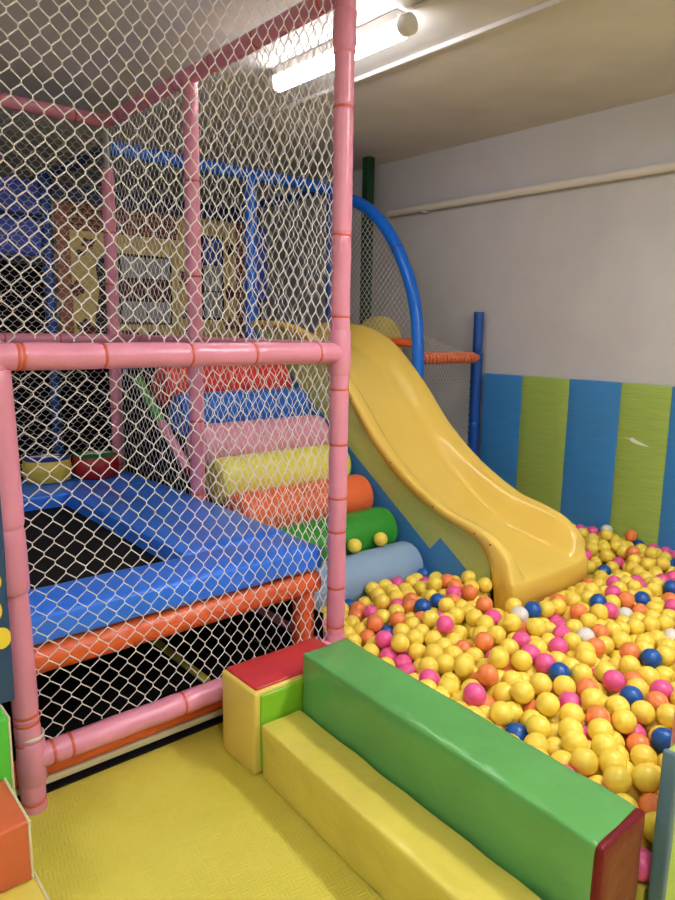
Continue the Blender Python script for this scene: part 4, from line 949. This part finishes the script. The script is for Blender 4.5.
BALL_REST = 'y2432,1736,204 y2588,2364,155 y2771,1520,216 y3853,1599,132 y2066,2369,124 b4155,1937,144 y2325,1795,151 y4028,1846,144 y1833,949,193 y2421,1262,162 y2535,2127,152 y3172,1486,191 y2667,2307,154 y4093,1890,144 y3737,2093,177 p4155,1843,144 y1805,1797,143 y2290,1537,202 y2318,1464,206 y2323,979,194 p1950,1832,134 p2563,2280,163 y3956,1942,179 p3411,1551,154 y2139,1805,180 y1583,706,208 y2269,861,250 y3242,1364,148 y2548,1970,136 y3775,2002,125 y4028,2017,170 y3477,1812,99 y3241,1775,124 o2060,1203,196 y2093,1472,224 y1929,1250,207 y2030,842,131 y4080,1787,144 y2538,1570,190 y2290,1979,164 y2728,2053,122 y3553,1992,106 p2315,1183,181 y2126,1070,190 p4121,1695,144 y3493,1538,165 p2130,1523,177 y3802,2137,182 y2042,1117,188 y1802,1634,143 y3619,1784,111 y2164,1611,174 y2786,1397,175 y2237,1179,182 y1995,919,133 y2007,1260,198 y4155,2400,144 y2368,919,217 y3764,1795,124 y1811,779,143 y1983,2278,133 y3372,1703,156 y3527,1703,143 y2643,1081,160 y1916,709,191 y2257,1598,168 y3694,1612,160 y2195,1692,143 y3494,1460,164 b3919,1641,137 y3171,1840,78 y2455,2164,153 y4085,1970,144 y2491,1117,166 y2035,2141,130 y3969,1700,142 y3820,1938,129 y2622,2011,134 o3825,1746,155 y1689,1328,204 y2764,1587,176 y3069,1452,186 y3006,1770,129 y2627,1306,153 y3988,2082,143 y4083,2370,144 y2927,1777,122 y2009,979,186 p2256,1910,176 y1907,2195,137 y2097,882,127 y2728,2352,134 y2327,1882,162 y3390,1457,135 y4072,2137,144 y3327,1840,85 y2054,1041,200 y4156,2098,144 y3893,1715,135 y2207,2272,120 y3939,2130,182 y2229,872,185 y3916,1808,137 y4155,2020,144 y2462,1584,201 y3894,1962,135 y1787,1255,144 y1963,1636,133 y2114,1147,193 y2632,1819,107 y2303,906,178 y2588,1024,163 y2887,1443,172 o2141,1425,185 o3879,1886,134 y2170,1881,161 y2193,1031,186 y2285,1398,180 p2626,1157,160 y4022,1923,143 y2258,2400,97 y2568,1100,164 y3694,1758,118 y1924,1546,136 y4156,2176,144 b3996,1627,143 y3107,1770,106 y2363,2141,149 y2444,932,230 y1884,1633,138 y2601,2087,146 y2165,844,124 y2459,2082,157 y1794,2097,144 y2852,1247,145 y4155,2492,144 y1648,1005,217 y1987,1171,192 y2085,1812,124 y3839,1819,130 y2344,1254,169 y2846,1540,179 y1893,1465,138 y2990,1484,176 y1800,1991,143 y3853,2196,179 y2538,977,203 y2309,1324,177 y2588,1628,184 y2395,1159,157 y2888,1315,130 y2396,1850,144 y1875,1225,139 y1824,2169,142 y1966,1438,134 y2110,2120,125 y3064,1203,186 y2081,765,193 y2095,1274,190 y2548,1175,164 y4017,2324,143 y4088,2059,144 y3246,1664,143 y2527,2045,146 y2098,803,127 y1906,2283,138 y2242,2203,117 y2557,2202,156 y2020,1584,130 y2153,1215,184 y2645,2049,197 y2134,2244,125 y3542,1770,105 y2591,1884,120 y2924,1216,143 y2436,1814,200 y1959,2352,135 y1958,1909,134 y4155,2282,144 y1848,1564,140 y2199,1366,180 y2812,1339,130 y2960,1284,134 y3827,1673,129 y1824,890,142 y2102,1888,123 y2208,1533,176 y2677,2104,152 y3751,1510,180 y2110,988,188 p2148,1119,124 p2810,1182,139 y2339,1109,179 y2385,1641,146 p2061,971,129 y3018,1557,176 y2436,1405,154 y2716,1926,62 o2453,2251,104 y2334,1582,157 y3994,1776,143 p1837,2246,141 p2167,2173,122 o2203,989,121 p2666,1621,179 y3034,1253,136 o1933,1164,136 p3273,1582,145 y3598,1709,110 y2629,2239,160 y2231,950,183 y2249,1815,149 p2120,2042,124 p2486,1551,134 y3849,2026,131 o3479,2016,99 p1983,1983,133 y2181,1289,180 y3761,1714,124 p2719,1061,157 o3739,1561,122 o2366,1809,86 y2012,1785,130 y1952,835,135 y3918,2189,137 y2702,1137,154 y2511,1683,122 y2216,2092,117 y2550,2324,100 y3862,2134,132 y2292,2124,112 p2270,1016,151 y3203,1276,83 p2703,1291,149 y2204,911,122 y2531,2248,98 y4021,2246,143 y2164,1558,117 p3117,1218,127 o2047,1657,127 y3911,2074,136 y2358,1038,151 y3153,1306,136 y2021,1864,130 y3956,2010,140 y2734,2010,55 y2398,975,172 y1917,765,137 y3693,1677,118 y2527,1211,98 y2079,1082,128 p1862,1133,140 y2307,2055,161 p2728,2149,114 o4154,1285,216 y3814,1358,232 y4138,1432,210 y4112,1604,205 y3084,715,237 y3160,717,222 y3232,748,204 p3304,717,207 o3221,1201,212 y3973,1222,204 y4045,1208,232 p4155,1207,216 y3462,1316,213 p3786,1285,230 y3859,1304,198 o3937,1313,204 o2876,958,237 p3576,865,171 y3651,843,179 p3940,914,206 y4082,856,207 y3142,1047,228 y4155,1039,209 y3295,1181,226 p3093,807,216 o3170,793,213 p3231,835,236 p3360,791,206 y3419,839,192 y3487,842,231 p3726,821,185 p4154,833,221 p2274,946,118 y2414,931,110 p2483,894,106 y2635,821,98 y1520,1045,148 p1645,1049,152 y1788,1100,144 p2269,868,118 y2407,845,110 y2480,816,107 y1653,963,151 y1773,962,145 y1840,1007,141 y1950,986,135 p2281,754,117 y2389,769,112 y1586,922,154 p1704,905,148 y1888,939,138 y3736,755,225 y2093,722,128 o2225,700,120 p1638,864,152 y1763,842,145 y1875,831,139 p2027,764,131 y4155,1625,144 y1857,2344,140 y3988,1549,143 y2256,2025,111 p2330,2004,102 p2432,1919,139 y2514,1900,132 p2472,1834,132 y2550,1818,116 p2761,1839,51 o3759,1636,124 y3780,1462,125 p3874,1477,133 y2134,1966,122 y1769,2720,39 y1794,2532,39 o2288,2266,115 y2401,2193,105 y2508,2174,96 y2579,2138,88 y3498,2056,164 y3580,2030,168 y2390,2024,147 y2467,1989,142 y3555,2430,106 y3674,2432,116 y3758,2434,123 p3835,2427,130 p4015,2430,143 y4155,2570,144 y3482,2536,167 y2599,2389,39 y2662,2378,83 y3534,2287,143 y3604,2291,110 y3682,2288,117 y3761,2280,124 y3865,2257,133 y1988,2455,39 y2161,2453,39 o2263,2452,39 o2358,2453,39 y2406,2389,39 y2455,2452,39 y2502,2389,39 p2658,2133,82 o2728,2171,39 y3482,2248,100 y3575,2145,108 y3676,2129,116 y3752,2147,123 y3998,2162,143 y1971,652,188 y2096,653,163 y1504,773,129 p1688,776,149 p2151,799,186 y3639,3247,39 y3781,3164,125 y4155,3005,144 y3482,2808,96 y3647,3115,114 p3550,3239,39 y3482,3036,88 y3710,2704,119 p3792,2708,126 p3820,2918,129 o3925,2923,138 o4153,2924,144 y3544,2836,135 p3660,2901,115 y3697,2971,118 y3579,2552,108 y3699,2615,118 y3848,2561,131 p3926,2555,138 p4081,2680,144 y4154,2726,144 y3482,2652,99 y3620,2711,112 y3180,1702,128 o3307,1764,84 y3405,1670,93 y3558,1642,106 y3609,1492,111 y3707,1490,119 y2411,1774,138 y2487,1758,124 y2562,1741,115 y2640,1741,110 o3533,1508,104 y3656,1431,115 o3756,1323,170 o3827,1329,129 p1662,1739,39 y2927,1637,110 y3004,1607,118 p3078,1574,129 p3148,1542,142 y3231,1568,81 o3305,1546,84 y3457,1445,98 y2512,1042,168 y2617,943,164 y2736,976,164 p2347,971,114 y2471,950,159 p2584,860,164 y2689,834,153 o1527,1202,152 y1590,1057,207 y1711,1090,148 y2367,852,177 y2136,949,125 y2230,806,144 y2338,763,170 p1514,966,144 y2228,1753,107 p2360,1715,150 y2436,1700,135 o2588,1668,117 y2678,1658,111 y2766,1635,114 y2843,1647,108 o3554,1316,106 y3634,1239,113 y3716,1210,120 p1718,1885,39 y1785,1872,144 y2973,1532,118 p3049,1501,128 p3123,1469,133 y3202,1449,126 y3433,1352,150 y3492,1364,100 y2261,1682,102 y2460,1625,133 y2536,1610,123 p2620,1597,121 p2706,1586,122 y2808,1566,115 y2896,1562,113 p2660,1226,150 y2735,1207,144 y2882,1151,136 y2956,1118,137 y3028,1071,140 y1626,1283,208 o2266,1252,178 y2795,1027,163 p2863,998,139 y2953,935,115 o1560,1325,208 p2764,905,150 p1602,1171,206 y2436,1493,147 p2513,1478,139 y2637,1478,183 y2726,1467,179 o3188,1121,84 y3312,1058,86 y1554,1501,214 y2358,1405,150 p2558,1342,144 p2661,1375,136 y2737,1359,128 y3079,1085,84 p1609,1417,154 y3588,1176,109 y1545,1550,154 p1641,1668,152 y1584,1833,39 y2123,1671,120 y2942,1461,120 y3020,1428,130 y3092,1398,134 y3193,1353,82 y3266,1326,84 o3316,1266,86 p3411,1168,94 y3512,1158,102 y2241,1551,108 y2410,1567,146 y2568,1539,124 p2655,1527,125 y2746,1519,124 y2863,1492,116 y3214,1164,143 y3318,1118,135 p1678,1541,150 o1738,1591,147 y1994,1510,132 y2071,1525,126 y3167,1383,150 p3316,1326,143 y3390,1243,92 y3467,1222,98 p3539,1192,167 p3644,1196,178 y1571,1702,154 y2919,1514,171 y1615,1587,153 y1703,1761,101 p1761,1732,145 y2810,1471,169 y3260,1272,140 p3288,1188,148 y3410,1116,160 y2597,1459,119 p2676,1452,121 y2762,1443,114 y2836,1417,119 y2913,1388,122 p2990,1356,132 o3063,1326,135 y3190,1239,150 y1819,1441,142 y2220,1442,177 p2272,1489,144 y2360,1508,158 y2481,1425,92 y2761,1304,79 o2837,1286,78 y2910,1260,79 y2983,1231,81 p3054,1200,82 y3117,1153,83 y1539,1453,154 p1743,1427,146 y2028,1375,130 y2157,1335,122 p2235,1341,115 p2310,1361,108 y2399,1364,99 y2503,1350,89 o2605,1337,82 p2685,1328,79 y2719,1724,124 y2795,1707,120 y2885,1712,118 y2963,1706,119 y3043,1682,119 y3298,1499,146 y3501,1383,176 p3571,1348,175 p3636,1317,113 y3708,1287,119 y2873,1612,171 y2947,1587,167 y3089,1527,191 y3224,1522,144 y2308,1656,159 y2436,1658,202 y2512,1643,189 y4154,1393,144 y2362,1951,150 y3662,1553,115 y4003,1413,143 p3904,1332,136 y3120,1639,123 y3198,1602,144 p3355,1606,88 y3432,1597,95 p3482,1657,100 o3718,1426,162 y2827,1128,85 y2904,1098,83 y2975,1065,83 o3116,1016,84 y1536,1375,154 y1741,1318,146 y1851,1300,140 y1952,1360,135 p2135,1261,124 o2280,1208,115 o2373,1215,108 p2450,1222,102 p2602,1190,94 y2679,1175,90 y2754,1156,88 y2704,1018,93 y2780,1004,90 o2882,944,85 p1612,1228,153 p1677,1272,150 y1981,1226,133 y2056,1244,129 y1987,1107,133 o2250,1136,118 y2389,1097,110 y2476,1071,105 y2552,1056,101 y2628,1037,97 y2425,1012,109 y2543,924,146 p2602,901,100 y2678,886,96 y2750,855,92 p1726,1207,147 o2440,880,172 o2557,820,102 y1584,1000,154 p1714,1012,148 p2446,775,164 p1644,914,211 p2346,893,114 y2343,706,114 o1510,888,140 y2328,817,115 y1752,2600,39 y2323,2196,111 p2728,2249,39 y2728,2135,202 y3956,1875,140 y1739,2095,39 y4073,1633,144 y4143,1548,144 y2548,2402,100 o2728,2418,93 p2728,2362,39 y3536,2391,171 p3662,2367,184 p3710,2428,185 y3787,2362,126 o3753,2234,186 p2030,2389,39 y2317,2338,114 y2394,2334,110 y2472,2327,105 y2694,2305,81 p3551,2186,174 y3625,2164,164 y3502,2172,101 y3659,2089,181 p2108,2390,39 y3692,3049,118 y3615,3197,111 o3874,3294,39 y3545,3079,105 y4008,3239,39 y1852,653,186 y2029,652,240 p3528,2712,158 y3607,2770,161 y3670,2771,116 p3785,2843,126 p3840,3092,130 y4123,3161,144 p3484,2884,116 p3549,3001,106 y4084,2602,144 y3536,2602,149 y3615,2571,174 y3750,2653,163 y3844,2792,131 y3875,2863,133 y4077,2940,144 y4155,2846,144 y3963,2399,193 y3545,2494,149 y3658,2545,115 y3768,2569,124 p3880,2490,134 y3958,2484,140 p1912,652,137 y2025,652,131 p2163,652,124 y1610,771,154 p2028,708,186 y2172,758,123 y3704,3168,119 p3808,3249,39 p3482,2958,92 y3545,3163,105 p3482,3278,39 o3482,3119,83 y3618,2829,111 y3708,2839,119 y3743,2908,122 y3847,3008,131 y4067,3095,144 y3482,2730,98 p3583,2898,108 y3619,2967,112 y3482,2574,100 p3559,2663,106 p3621,2617,112 o3816,2632,128 y3894,2626,135 y3995,2750,143 y4105,2786,144 y3552,2764,106 y1512,924,210 p2523,796,168 o1545,772,196 y2216,808,227 y2293,828,184 y2393,791,218 y1575,879,218 y2169,653,231 o2288,703,176 y2150,707,178 y2219,741,186 y1566,835,154 y2776,1114,157 y2848,1084,157 y2919,1052,152 y2979,1006,134 p3038,1019,84 y1561,1239,211 y1672,1215,202 p2430,1064,168 y2664,1005,159 y2827,941,179 y2892,906,152 y2575,911,222 p2689,914,168 y1524,1123,150 p1666,1157,150 o3942,2347,139 y3482,2496,100 p3613,2482,111 o3724,2504,120 o3803,2498,127 o3913,2420,137 y4091,2448,144 y2550,2450,39 o2652,2453,39 y2728,2474,39 p3482,2326,100 y3555,2352,106 y3632,2364,113 p3710,2364,119 p3865,2355,132 y3716,2216,120 y3797,2210,127 y4099,2228,144 y2206,2389,39 y2310,2389,39 y2358,2402,99 y2454,2402,99 p1833,2390,39 o2365,2262,110 y2600,2213,92 y2678,2208,86 y3561,2223,106 y3638,2221,113 y2728,2095,57 y3482,2097,100 y3555,2069,106 y3632,2064,113 y3708,2050,119 y3795,2082,127 y2421,2118,100 y2498,2097,91 y2566,2062,81 y2644,2057,75 o2510,2008,80 y2584,1987,70 o2662,1981,66 y2354,2078,104 p2441,2043,92 y2514,1404,161 y2597,1403,173 y3063,1141,139 y3212,1011,151 p1562,1413,217 y1679,1383,150 o2473,1337,160 y2997,1185,142 y1631,1378,217 y2406,1974,90 y2474,1938,77 y2548,1918,64 y2626,1913,57 o4066,1555,144 y3020,1814,66 p3093,1840,74 p2358,1898,92 y2430,1872,77 y2504,1853,63 y2585,1847,52 p2680,1856,59 y2755,1757,51 y2839,1840,52 p2932,1836,57 o3368,1182,157 y3462,1174,160 p1622,1759,103 y3333,1251,160 p3138,1150,158 y3260,1120,188 y1632,1540,213 p1678,1612,192 y3812,1533,128 y3910,1546,136 y4074,1322,144 y2216,1958,113 p2288,1930,104 y3179,1762,78 y3251,1710,81 y3328,1689,85 o3383,1745,91 y3471,1734,99 y3634,1626,113 y2597,1770,51 y2674,1779,51 y2724,1800,108 y2822,1771,86 y2892,1768,52 y2969,1756,59 y3045,1740,68 y3123,1700,75 y2056,1957,128 y2228,1879,110 o2299,1847,98 y2444,1794,71 y2520,1777,56 y3584,1439,162 y3642,1379,171 p1623,1921,39 y3051,1629,176 p3379,1308,186 y3429,1254,158 y3501,1284,153 p3583,1272,163 y3660,1272,178 y3456,1523,97 o3508,1582,102 p3584,1566,108 y3773,1385,125 y3848,1404,131 y3982,1337,142 y1583,1739,39 o1708,1807,39 y2845,1706,51 o2921,1689,52 o2993,1661,63 p3064,1624,71 y3155,1585,78 p3204,1646,80 p3280,1628,83 y3379,1521,90 p2179,1819,114 p2315,1744,93 p2390,1729,78 y2466,1713,64 p2542,1700,52 y2619,1695,51 y2697,1704,51 y2771,1680,51 y3400,1392,92 p3533,1430,104 y3595,1383,109 y3698,1364,118 o3783,1265,126 y3827,1493,193 p3952,1480,140 y4032,1485,144 y4081,1419,144 y2726,2028,196 o3798,1421,189 y3926,1407,138 y3867,1262,133 y3321,1644,148 y2805,1610,51 y2883,1609,53 y2956,1583,61 y3032,1551,70 p3104,1522,76 p3180,1508,80 y3255,1486,82 y3329,1460,86 y2071,1734,125 o2147,1748,118 y2340,1670,89 p2416,1653,75 p2491,1638,62 p2568,1626,53 p2645,1621,51 p2723,1618,51 y3323,1379,86 o3373,1319,90 y3448,1298,97 p3543,1239,105 p1548,1628,154 y1653,1853,68 y1990,1710,132 y2684,1551,56 y2763,1544,52 y2850,1538,55 y2922,1509,62 p3001,1477,71 y3074,1447,77 p3148,1417,80 y3250,1406,83 y2693,2195,166 y2728,2252,127 y3482,2136,167 y3555,2108,174 y1925,2389,39 y1753,2464,39 y4155,1471,144 o3482,2404,100 y3610,2422,161 y3665,2490,169 p3757,2491,190 o3971,2619,142 p4003,2548,143 p4078,2525,144 y2625,2162,146 y3482,2334,177 p3592,2336,173 y3637,2266,177 y3720,2315,179 y3894,2306,186 y3945,2269,139 y3702,2167,179 y3818,2306,171 o2619,2289,95 p3482,2222,173 p3608,2124,229 y1501,718,39 p1974,708,243 y2092,697,229 o2166,747,243 p3763,3080,124 p3770,2996,124 y4048,3183,144 o3482,3001,157 y3583,3121,158 y3482,3197,73 y3482,3082,151 y3930,3239,39 y3482,2651,177 p3658,2664,162 y3748,2772,122 y3920,2777,137 y4077,3018,144 y4151,3088,144 y3531,2939,150 y3614,3044,118 y3482,2450,162 p3708,2560,173 y3869,2718,133 y3942,2692,139 o3953,2848,140 o4079,2862,144 y4154,2648,144 p3482,2775,167 y2097,1598,123 y2209,1622,111 p2291,1610,99 o2367,1593,86 p2442,1576,74 p2518,1562,64 p2603,1556,57 y3115,1346,81 p3255,1218,84 y3334,1176,87 y3456,1104,98 y1719,1667,148 y2469,1501,77 y2546,1489,69 p2640,1486,61 y2718,1481,62 o2812,1471,61 o2890,1438,66 p2971,1405,73 p3043,1375,78 y1767,1502,145 o2048,1450,128 y2124,1468,122 p2200,1485,115 o2317,1535,98 y2392,1518,87 y2611,988,228 o2686,968,224 y2514,871,195 y2570,816,227 o2646,865,211 y2732,865,210 y1516,1002,214 y1521,1088,225 y1656,1106,208 y2345,843,251 p2466,818,226 o1582,961,221 p2283,763,226 y1508,841,206 o1627,818,214 p2860,1360,72 y2941,1333,76 y3013,1303,79 p3086,1274,82 y3179,1200,83 y3263,1140,84 p3378,1098,91 y1603,1498,154 y2179,1410,118 p2256,1420,111 y2329,1458,100 y2405,1441,92 y2556,1407,78 y2633,1409,72 y2711,1404,70 o2786,1382,70 y2936,1169,82 y3010,1135,83 o3188,1043,84 p1672,1462,150 y1804,1364,143 y1878,1389,139 o2104,1392,125 y2289,1286,112 y2367,1293,105 y2444,1300,98 y2547,1286,91 y2629,1263,88 y2706,1248,84 y2782,1229,83 o2859,1202,82 y2909,1113,199 y2977,1075,199 y3067,976,142 p3134,1012,159 y2764,1070,220 y2870,1030,209 y2925,972,178 y3008,962,192 o1532,1284,268 y2764,935,224 y1526,1166,221 y3098,1080,172 y3173,1080,151 y3246,1076,124 p1570,1588,217 y1625,1459,218 y3016,817,212 y3141,823,146 o3217,807,150 y3285,804,189 y3353,845,151 y3450,778,154 y3520,810,168 p3595,790,174 y3796,780,182 y3882,772,192 y4003,768,167 p2637,780,246 y2709,791,219 p2798,794,225 y2878,772,222 y2938,821,217 y3168,747,150 p3252,697,148 p3315,653,163 y3398,655,126 y3487,653,175 y3565,653,174 y3613,714,176 y3717,707,167 y2402,653,235 y2680,716,223 y2779,654,233 p2834,708,222 y2940,734,195 y2971,652,215 y3049,754,179 y3180,980,215 y3261,995,214 o3340,991,202 y3535,1016,169 y3609,993,175 p3688,973,180 y3758,1009,192 y3836,1007,186 y3708,897,184 y3777,933,194 y3855,930,187 y4016,898,209 p4058,895,144 o2802,1002,236 y3045,1030,204 p3102,980,223 p3002,893,226 y3080,906,213 y3148,868,209 y3211,910,228 o3287,889,197 y3363,891,214 y3552,940,170 y3632,919,176 p3670,767,180 y3794,857,195 p3872,854,189 p3969,829,201 y4058,817,144 y4101,781,198 y2849,885,237 y2925,898,223 p3955,1135,206 y4019,1165,172 p4097,1155,210 o3394,1244,227 y3485,1231,208 y3536,1291,222 y3734,1249,184 o3819,1230,185 y3141,1212,205 y3276,1256,214 y3437,1133,231 y3514,1144,223 p3587,1172,225 o3723,1171,187 p3798,1152,195 y3879,1148,201 o3486,1068,224 y3561,1083,208 o3635,1057,211 y3759,1086,181 o3835,1084,198 o3912,1070,203 p4010,1060,205 y4085,1078,211 p3927,991,201 y4020,976,212 y4084,965,168 p3018,1141,202 o3170,1120,223 o3217,1059,212 p3336,1108,210 y3409,1061,218 p3382,654,203 y3395,723,164 y3461,720,205 y3536,730,166 y3803,651,195 p3874,687,196 p3944,728,213 y4034,652,198 y2507,653,225 y2635,653,230 y2757,728,227 p2894,653,201 y3006,719,234 o3040,654,179 y3118,654,203 y3180,670,160 y4114,1358,200 y3702,1470,225 y3908,1452,199 y3988,1461,206 p4061,1437,217 y3941,1523,204 y4034,1596,203 y4097,1499,188 y3896,1224,194 y4012,1292,199 p4086,1259,189 p3619,1324,231 y3694,1339,214 y3882,1379,196 y3962,1388,204 y4036,1366,196 y3024,942,84 p1530,1280,153 y1614,1337,153 o1927,1282,136 y2003,1301,132 y2081,1318,127 p2217,1258,118 y2331,1150,113 y2451,1144,105 p2531,1133,101 o2606,1112,97 p2682,1093,93 y2758,1078,90 o2842,1051,86 y2915,1015,84 y2729,945,93 y2806,930,89 y1601,1113,154 y1798,1178,143 y2034,1169,130 y2110,1187,126 y2188,1185,121 y1906,1050,138 y2017,1035,132 y2135,1027,125 p2209,1070,121 y2301,1078,115 y2501,997,105 y2577,978,101 p2653,960,97 y3809,721,230 o4048,726,216 y3094,1140,222 y4155,1540,221 p2232,696,248 o3250,653,212 y3658,652,188 y3729,652,220 p3956,652,206 p4155,957,211 y1970,708,134'
MARKS = ["white ball at the slide's foot", "blue ball at the slide's foot", 'blue ball touching the green block', "blue ball by the pit's pink post", "blue ball in the pit's middle", "white ball in the pit's middle", 'white ball between two blue ones', 'white ball at the right edge', 'lower blue ball at the right', 'upper blue ball at the right', 'left paired blue ball', 'right paired blue ball', 'blue ball against the grey roll', 'sunken blue ball near the cage', "blue ball right of the slide's end", 'blue ball toward the striped wall', 'blue ball at the far right edge', "blue ball behind the slide's right side", 'large pink ball behind the green block', "orange ball behind the pit's large pink one", 'pink ball between two blue ones', 'foot of the pink corner post', 'far corner of the green block', "green block's middle", 'near corner of the green block', "slide's left lower corner", "slide's right lower corner", 'grey pad edge', "grey roll's front"]
MARK_LABELS = ["white plastic ball at the slide's foot, beside a dark blue ball", "dark blue plastic ball at the slide's foot, beside a white ball", 'dark blue plastic ball touching the back of the green block', "dark blue plastic ball close by the pink post at the pit's edge", 'dark blue plastic ball in the middle of the pit, behind the green block', 'white plastic ball in the middle of the pit, in front of orange balls', 'white plastic ball lying between two dark blue balls', 'white plastic ball at the right edge of the photo', 'lower of two dark blue balls in the right half of the pit', 'upper of two dark blue balls in the right half of the pit', 'left one of the paired dark blue balls near the grey roll', 'right one of the paired dark blue balls near the grey roll', 'dark blue plastic ball lying against the grey foam roll', "half sunken dark blue ball close to the cage's corner post", "dark blue plastic ball just right of the slide's end", 'dark blue plastic ball toward the striped wall, past a white ball', 'dark blue plastic ball at the far right edge of the photo', "small looking dark blue ball behind the slide's right side", 'large looking pink ball just behind the middle of the green block', 'orange ball just behind the large pink ball near the green block', 'pink ball lying between two dark blue balls at the right']
BR = 0.0383
KIND = {'y': ('yellow', 'ball_yellow'), 'o': ('orange', 'ball_orange'), 'p': ('pink', 'ball_pink'), 'b': ('dark blue', 'ball_blue'), 'w': ('white', 'ball_white')}
def ball_bm(seg=24, rg=16):
    """hollow plastic ball with its moulding seam round the middle and a small dimple"""
    bm = bmesh.new(); prof = []
    for i in range(rg + 1):
        a = -PI / 2 + PI * i / rg
        prof.append((BR * math.cos(a) if 0 < i < rg else 0, BR * math.sin(a)))
    h = rg // 2
    prof[h:h + 1] = [(BR - .0001, -.0016), (BR + .0004, 0), (BR - .0001, .0016)]
    lathe(bm, prof, (0, 0, 0), seg); return bm
meshes = {}
for k, (nm, mt) in KIND.items():
    o = link('ball', ball_bm(), M[mt], None, True, 2.0); meshes[k] = o.data; bpy.data.objects.remove(o)
def parse(s): return [(q[0], [int(t) / 1000 for t in q[1:].split(',')[:3]]) for q in s.split()]
def add_ball(k, p, label, group=None):
    o = bpy.data.objects.new('ball', meshes[k]); COL.objects.link(o)
    o.location = p; o.rotation_euler = (rnd.uniform(0, 6), rnd.uniform(0, 6), rnd.uniform(0, 6))
    return tag(o, label, 'ball', group)
ORD = 'first second third fourth fifth sixth seventh eighth ninth tenth eleventh twelfth thirteenth fourteenth fifteenth sixteenth'.split()
SIDE = {'l': 'to the left of', 'r': 'to the right of', 'f': 'in front of', 'b': 'behind', 's': 'front right of', 'q': 'front left of', 'a': 'back left of', 't': 'back right of'}
for q, (k, p) in zip(BALL_BIG.split(), parse(BALL_BIG)):
    c = KIND[k][0]; t = q.split(',')[3]
    if t[0] == 'L': lab = MARK_LABELS[int(t[1:])]
    else:
        i, r = t[1:].split('.'); lab = c + ' ball, ' + ORD[int(r)] + ' ' + SIDE[t[0]] + ' the ' + MARKS[int(i)]
    add_ball(k, p, lab, c + ' balls of the ball pit')
# the farther balls of the pit
bm = bmesh.new(); order = 'yopbw'
src = bmesh.new(); bmesh.ops.create_icosphere(src, subdivisions=3, radius=BR)
ico_v = [v.co.copy() for v in src.verts]; ico_f = [[v.index for v in f.verts] for f in src.faces]; src.free()
V = []; F = []; MI = []
for k, p in parse(BALL_REST):
    b0 = len(V); P = Vector(p)
    V += [P + q for q in ico_v]; F += [[b0 + i for i in f] for f in ico_f]; MI += [order.index(k)] * len(ico_f)
me = bpy.data.meshes.new('balls'); me.from_pydata([tuple(q) for q in V], [], F)
for k in order: me.materials.append(M[KIND[k][1]])
me.polygons.foreach_set('material_index', MI); me.polygons.foreach_set('use_smooth', [True] * len(F)); me.update()
o = bpy.data.objects.new('balls', me); COL.objects.link(o)
tag(o, 'multicoloured plastic balls filling the farther part of the pit', 'balls', None, 'stuff')
# two yellow balls resting in the dip between the green and grey rolls
(y0, z0), (y1, z1) = rc(1), rc(0)
dy, dz = y0 - y1, z0 - z1; L = math.hypot(dy, dz); q = RR + BR + .002
hh = math.sqrt(q * q - L * L / 4)
by, bz = (y0 + y1) / 2 - dz / L * hh, (z0 + z1) / 2 + dy / L * hh
add_ball('y', (2.34, by, bz), 'yellow ball in the dip below the green roll, nearer the pink post')
add_ball('y', (2.53, by, bz), 'yellow ball in the dip below the green roll, nearer the slide')
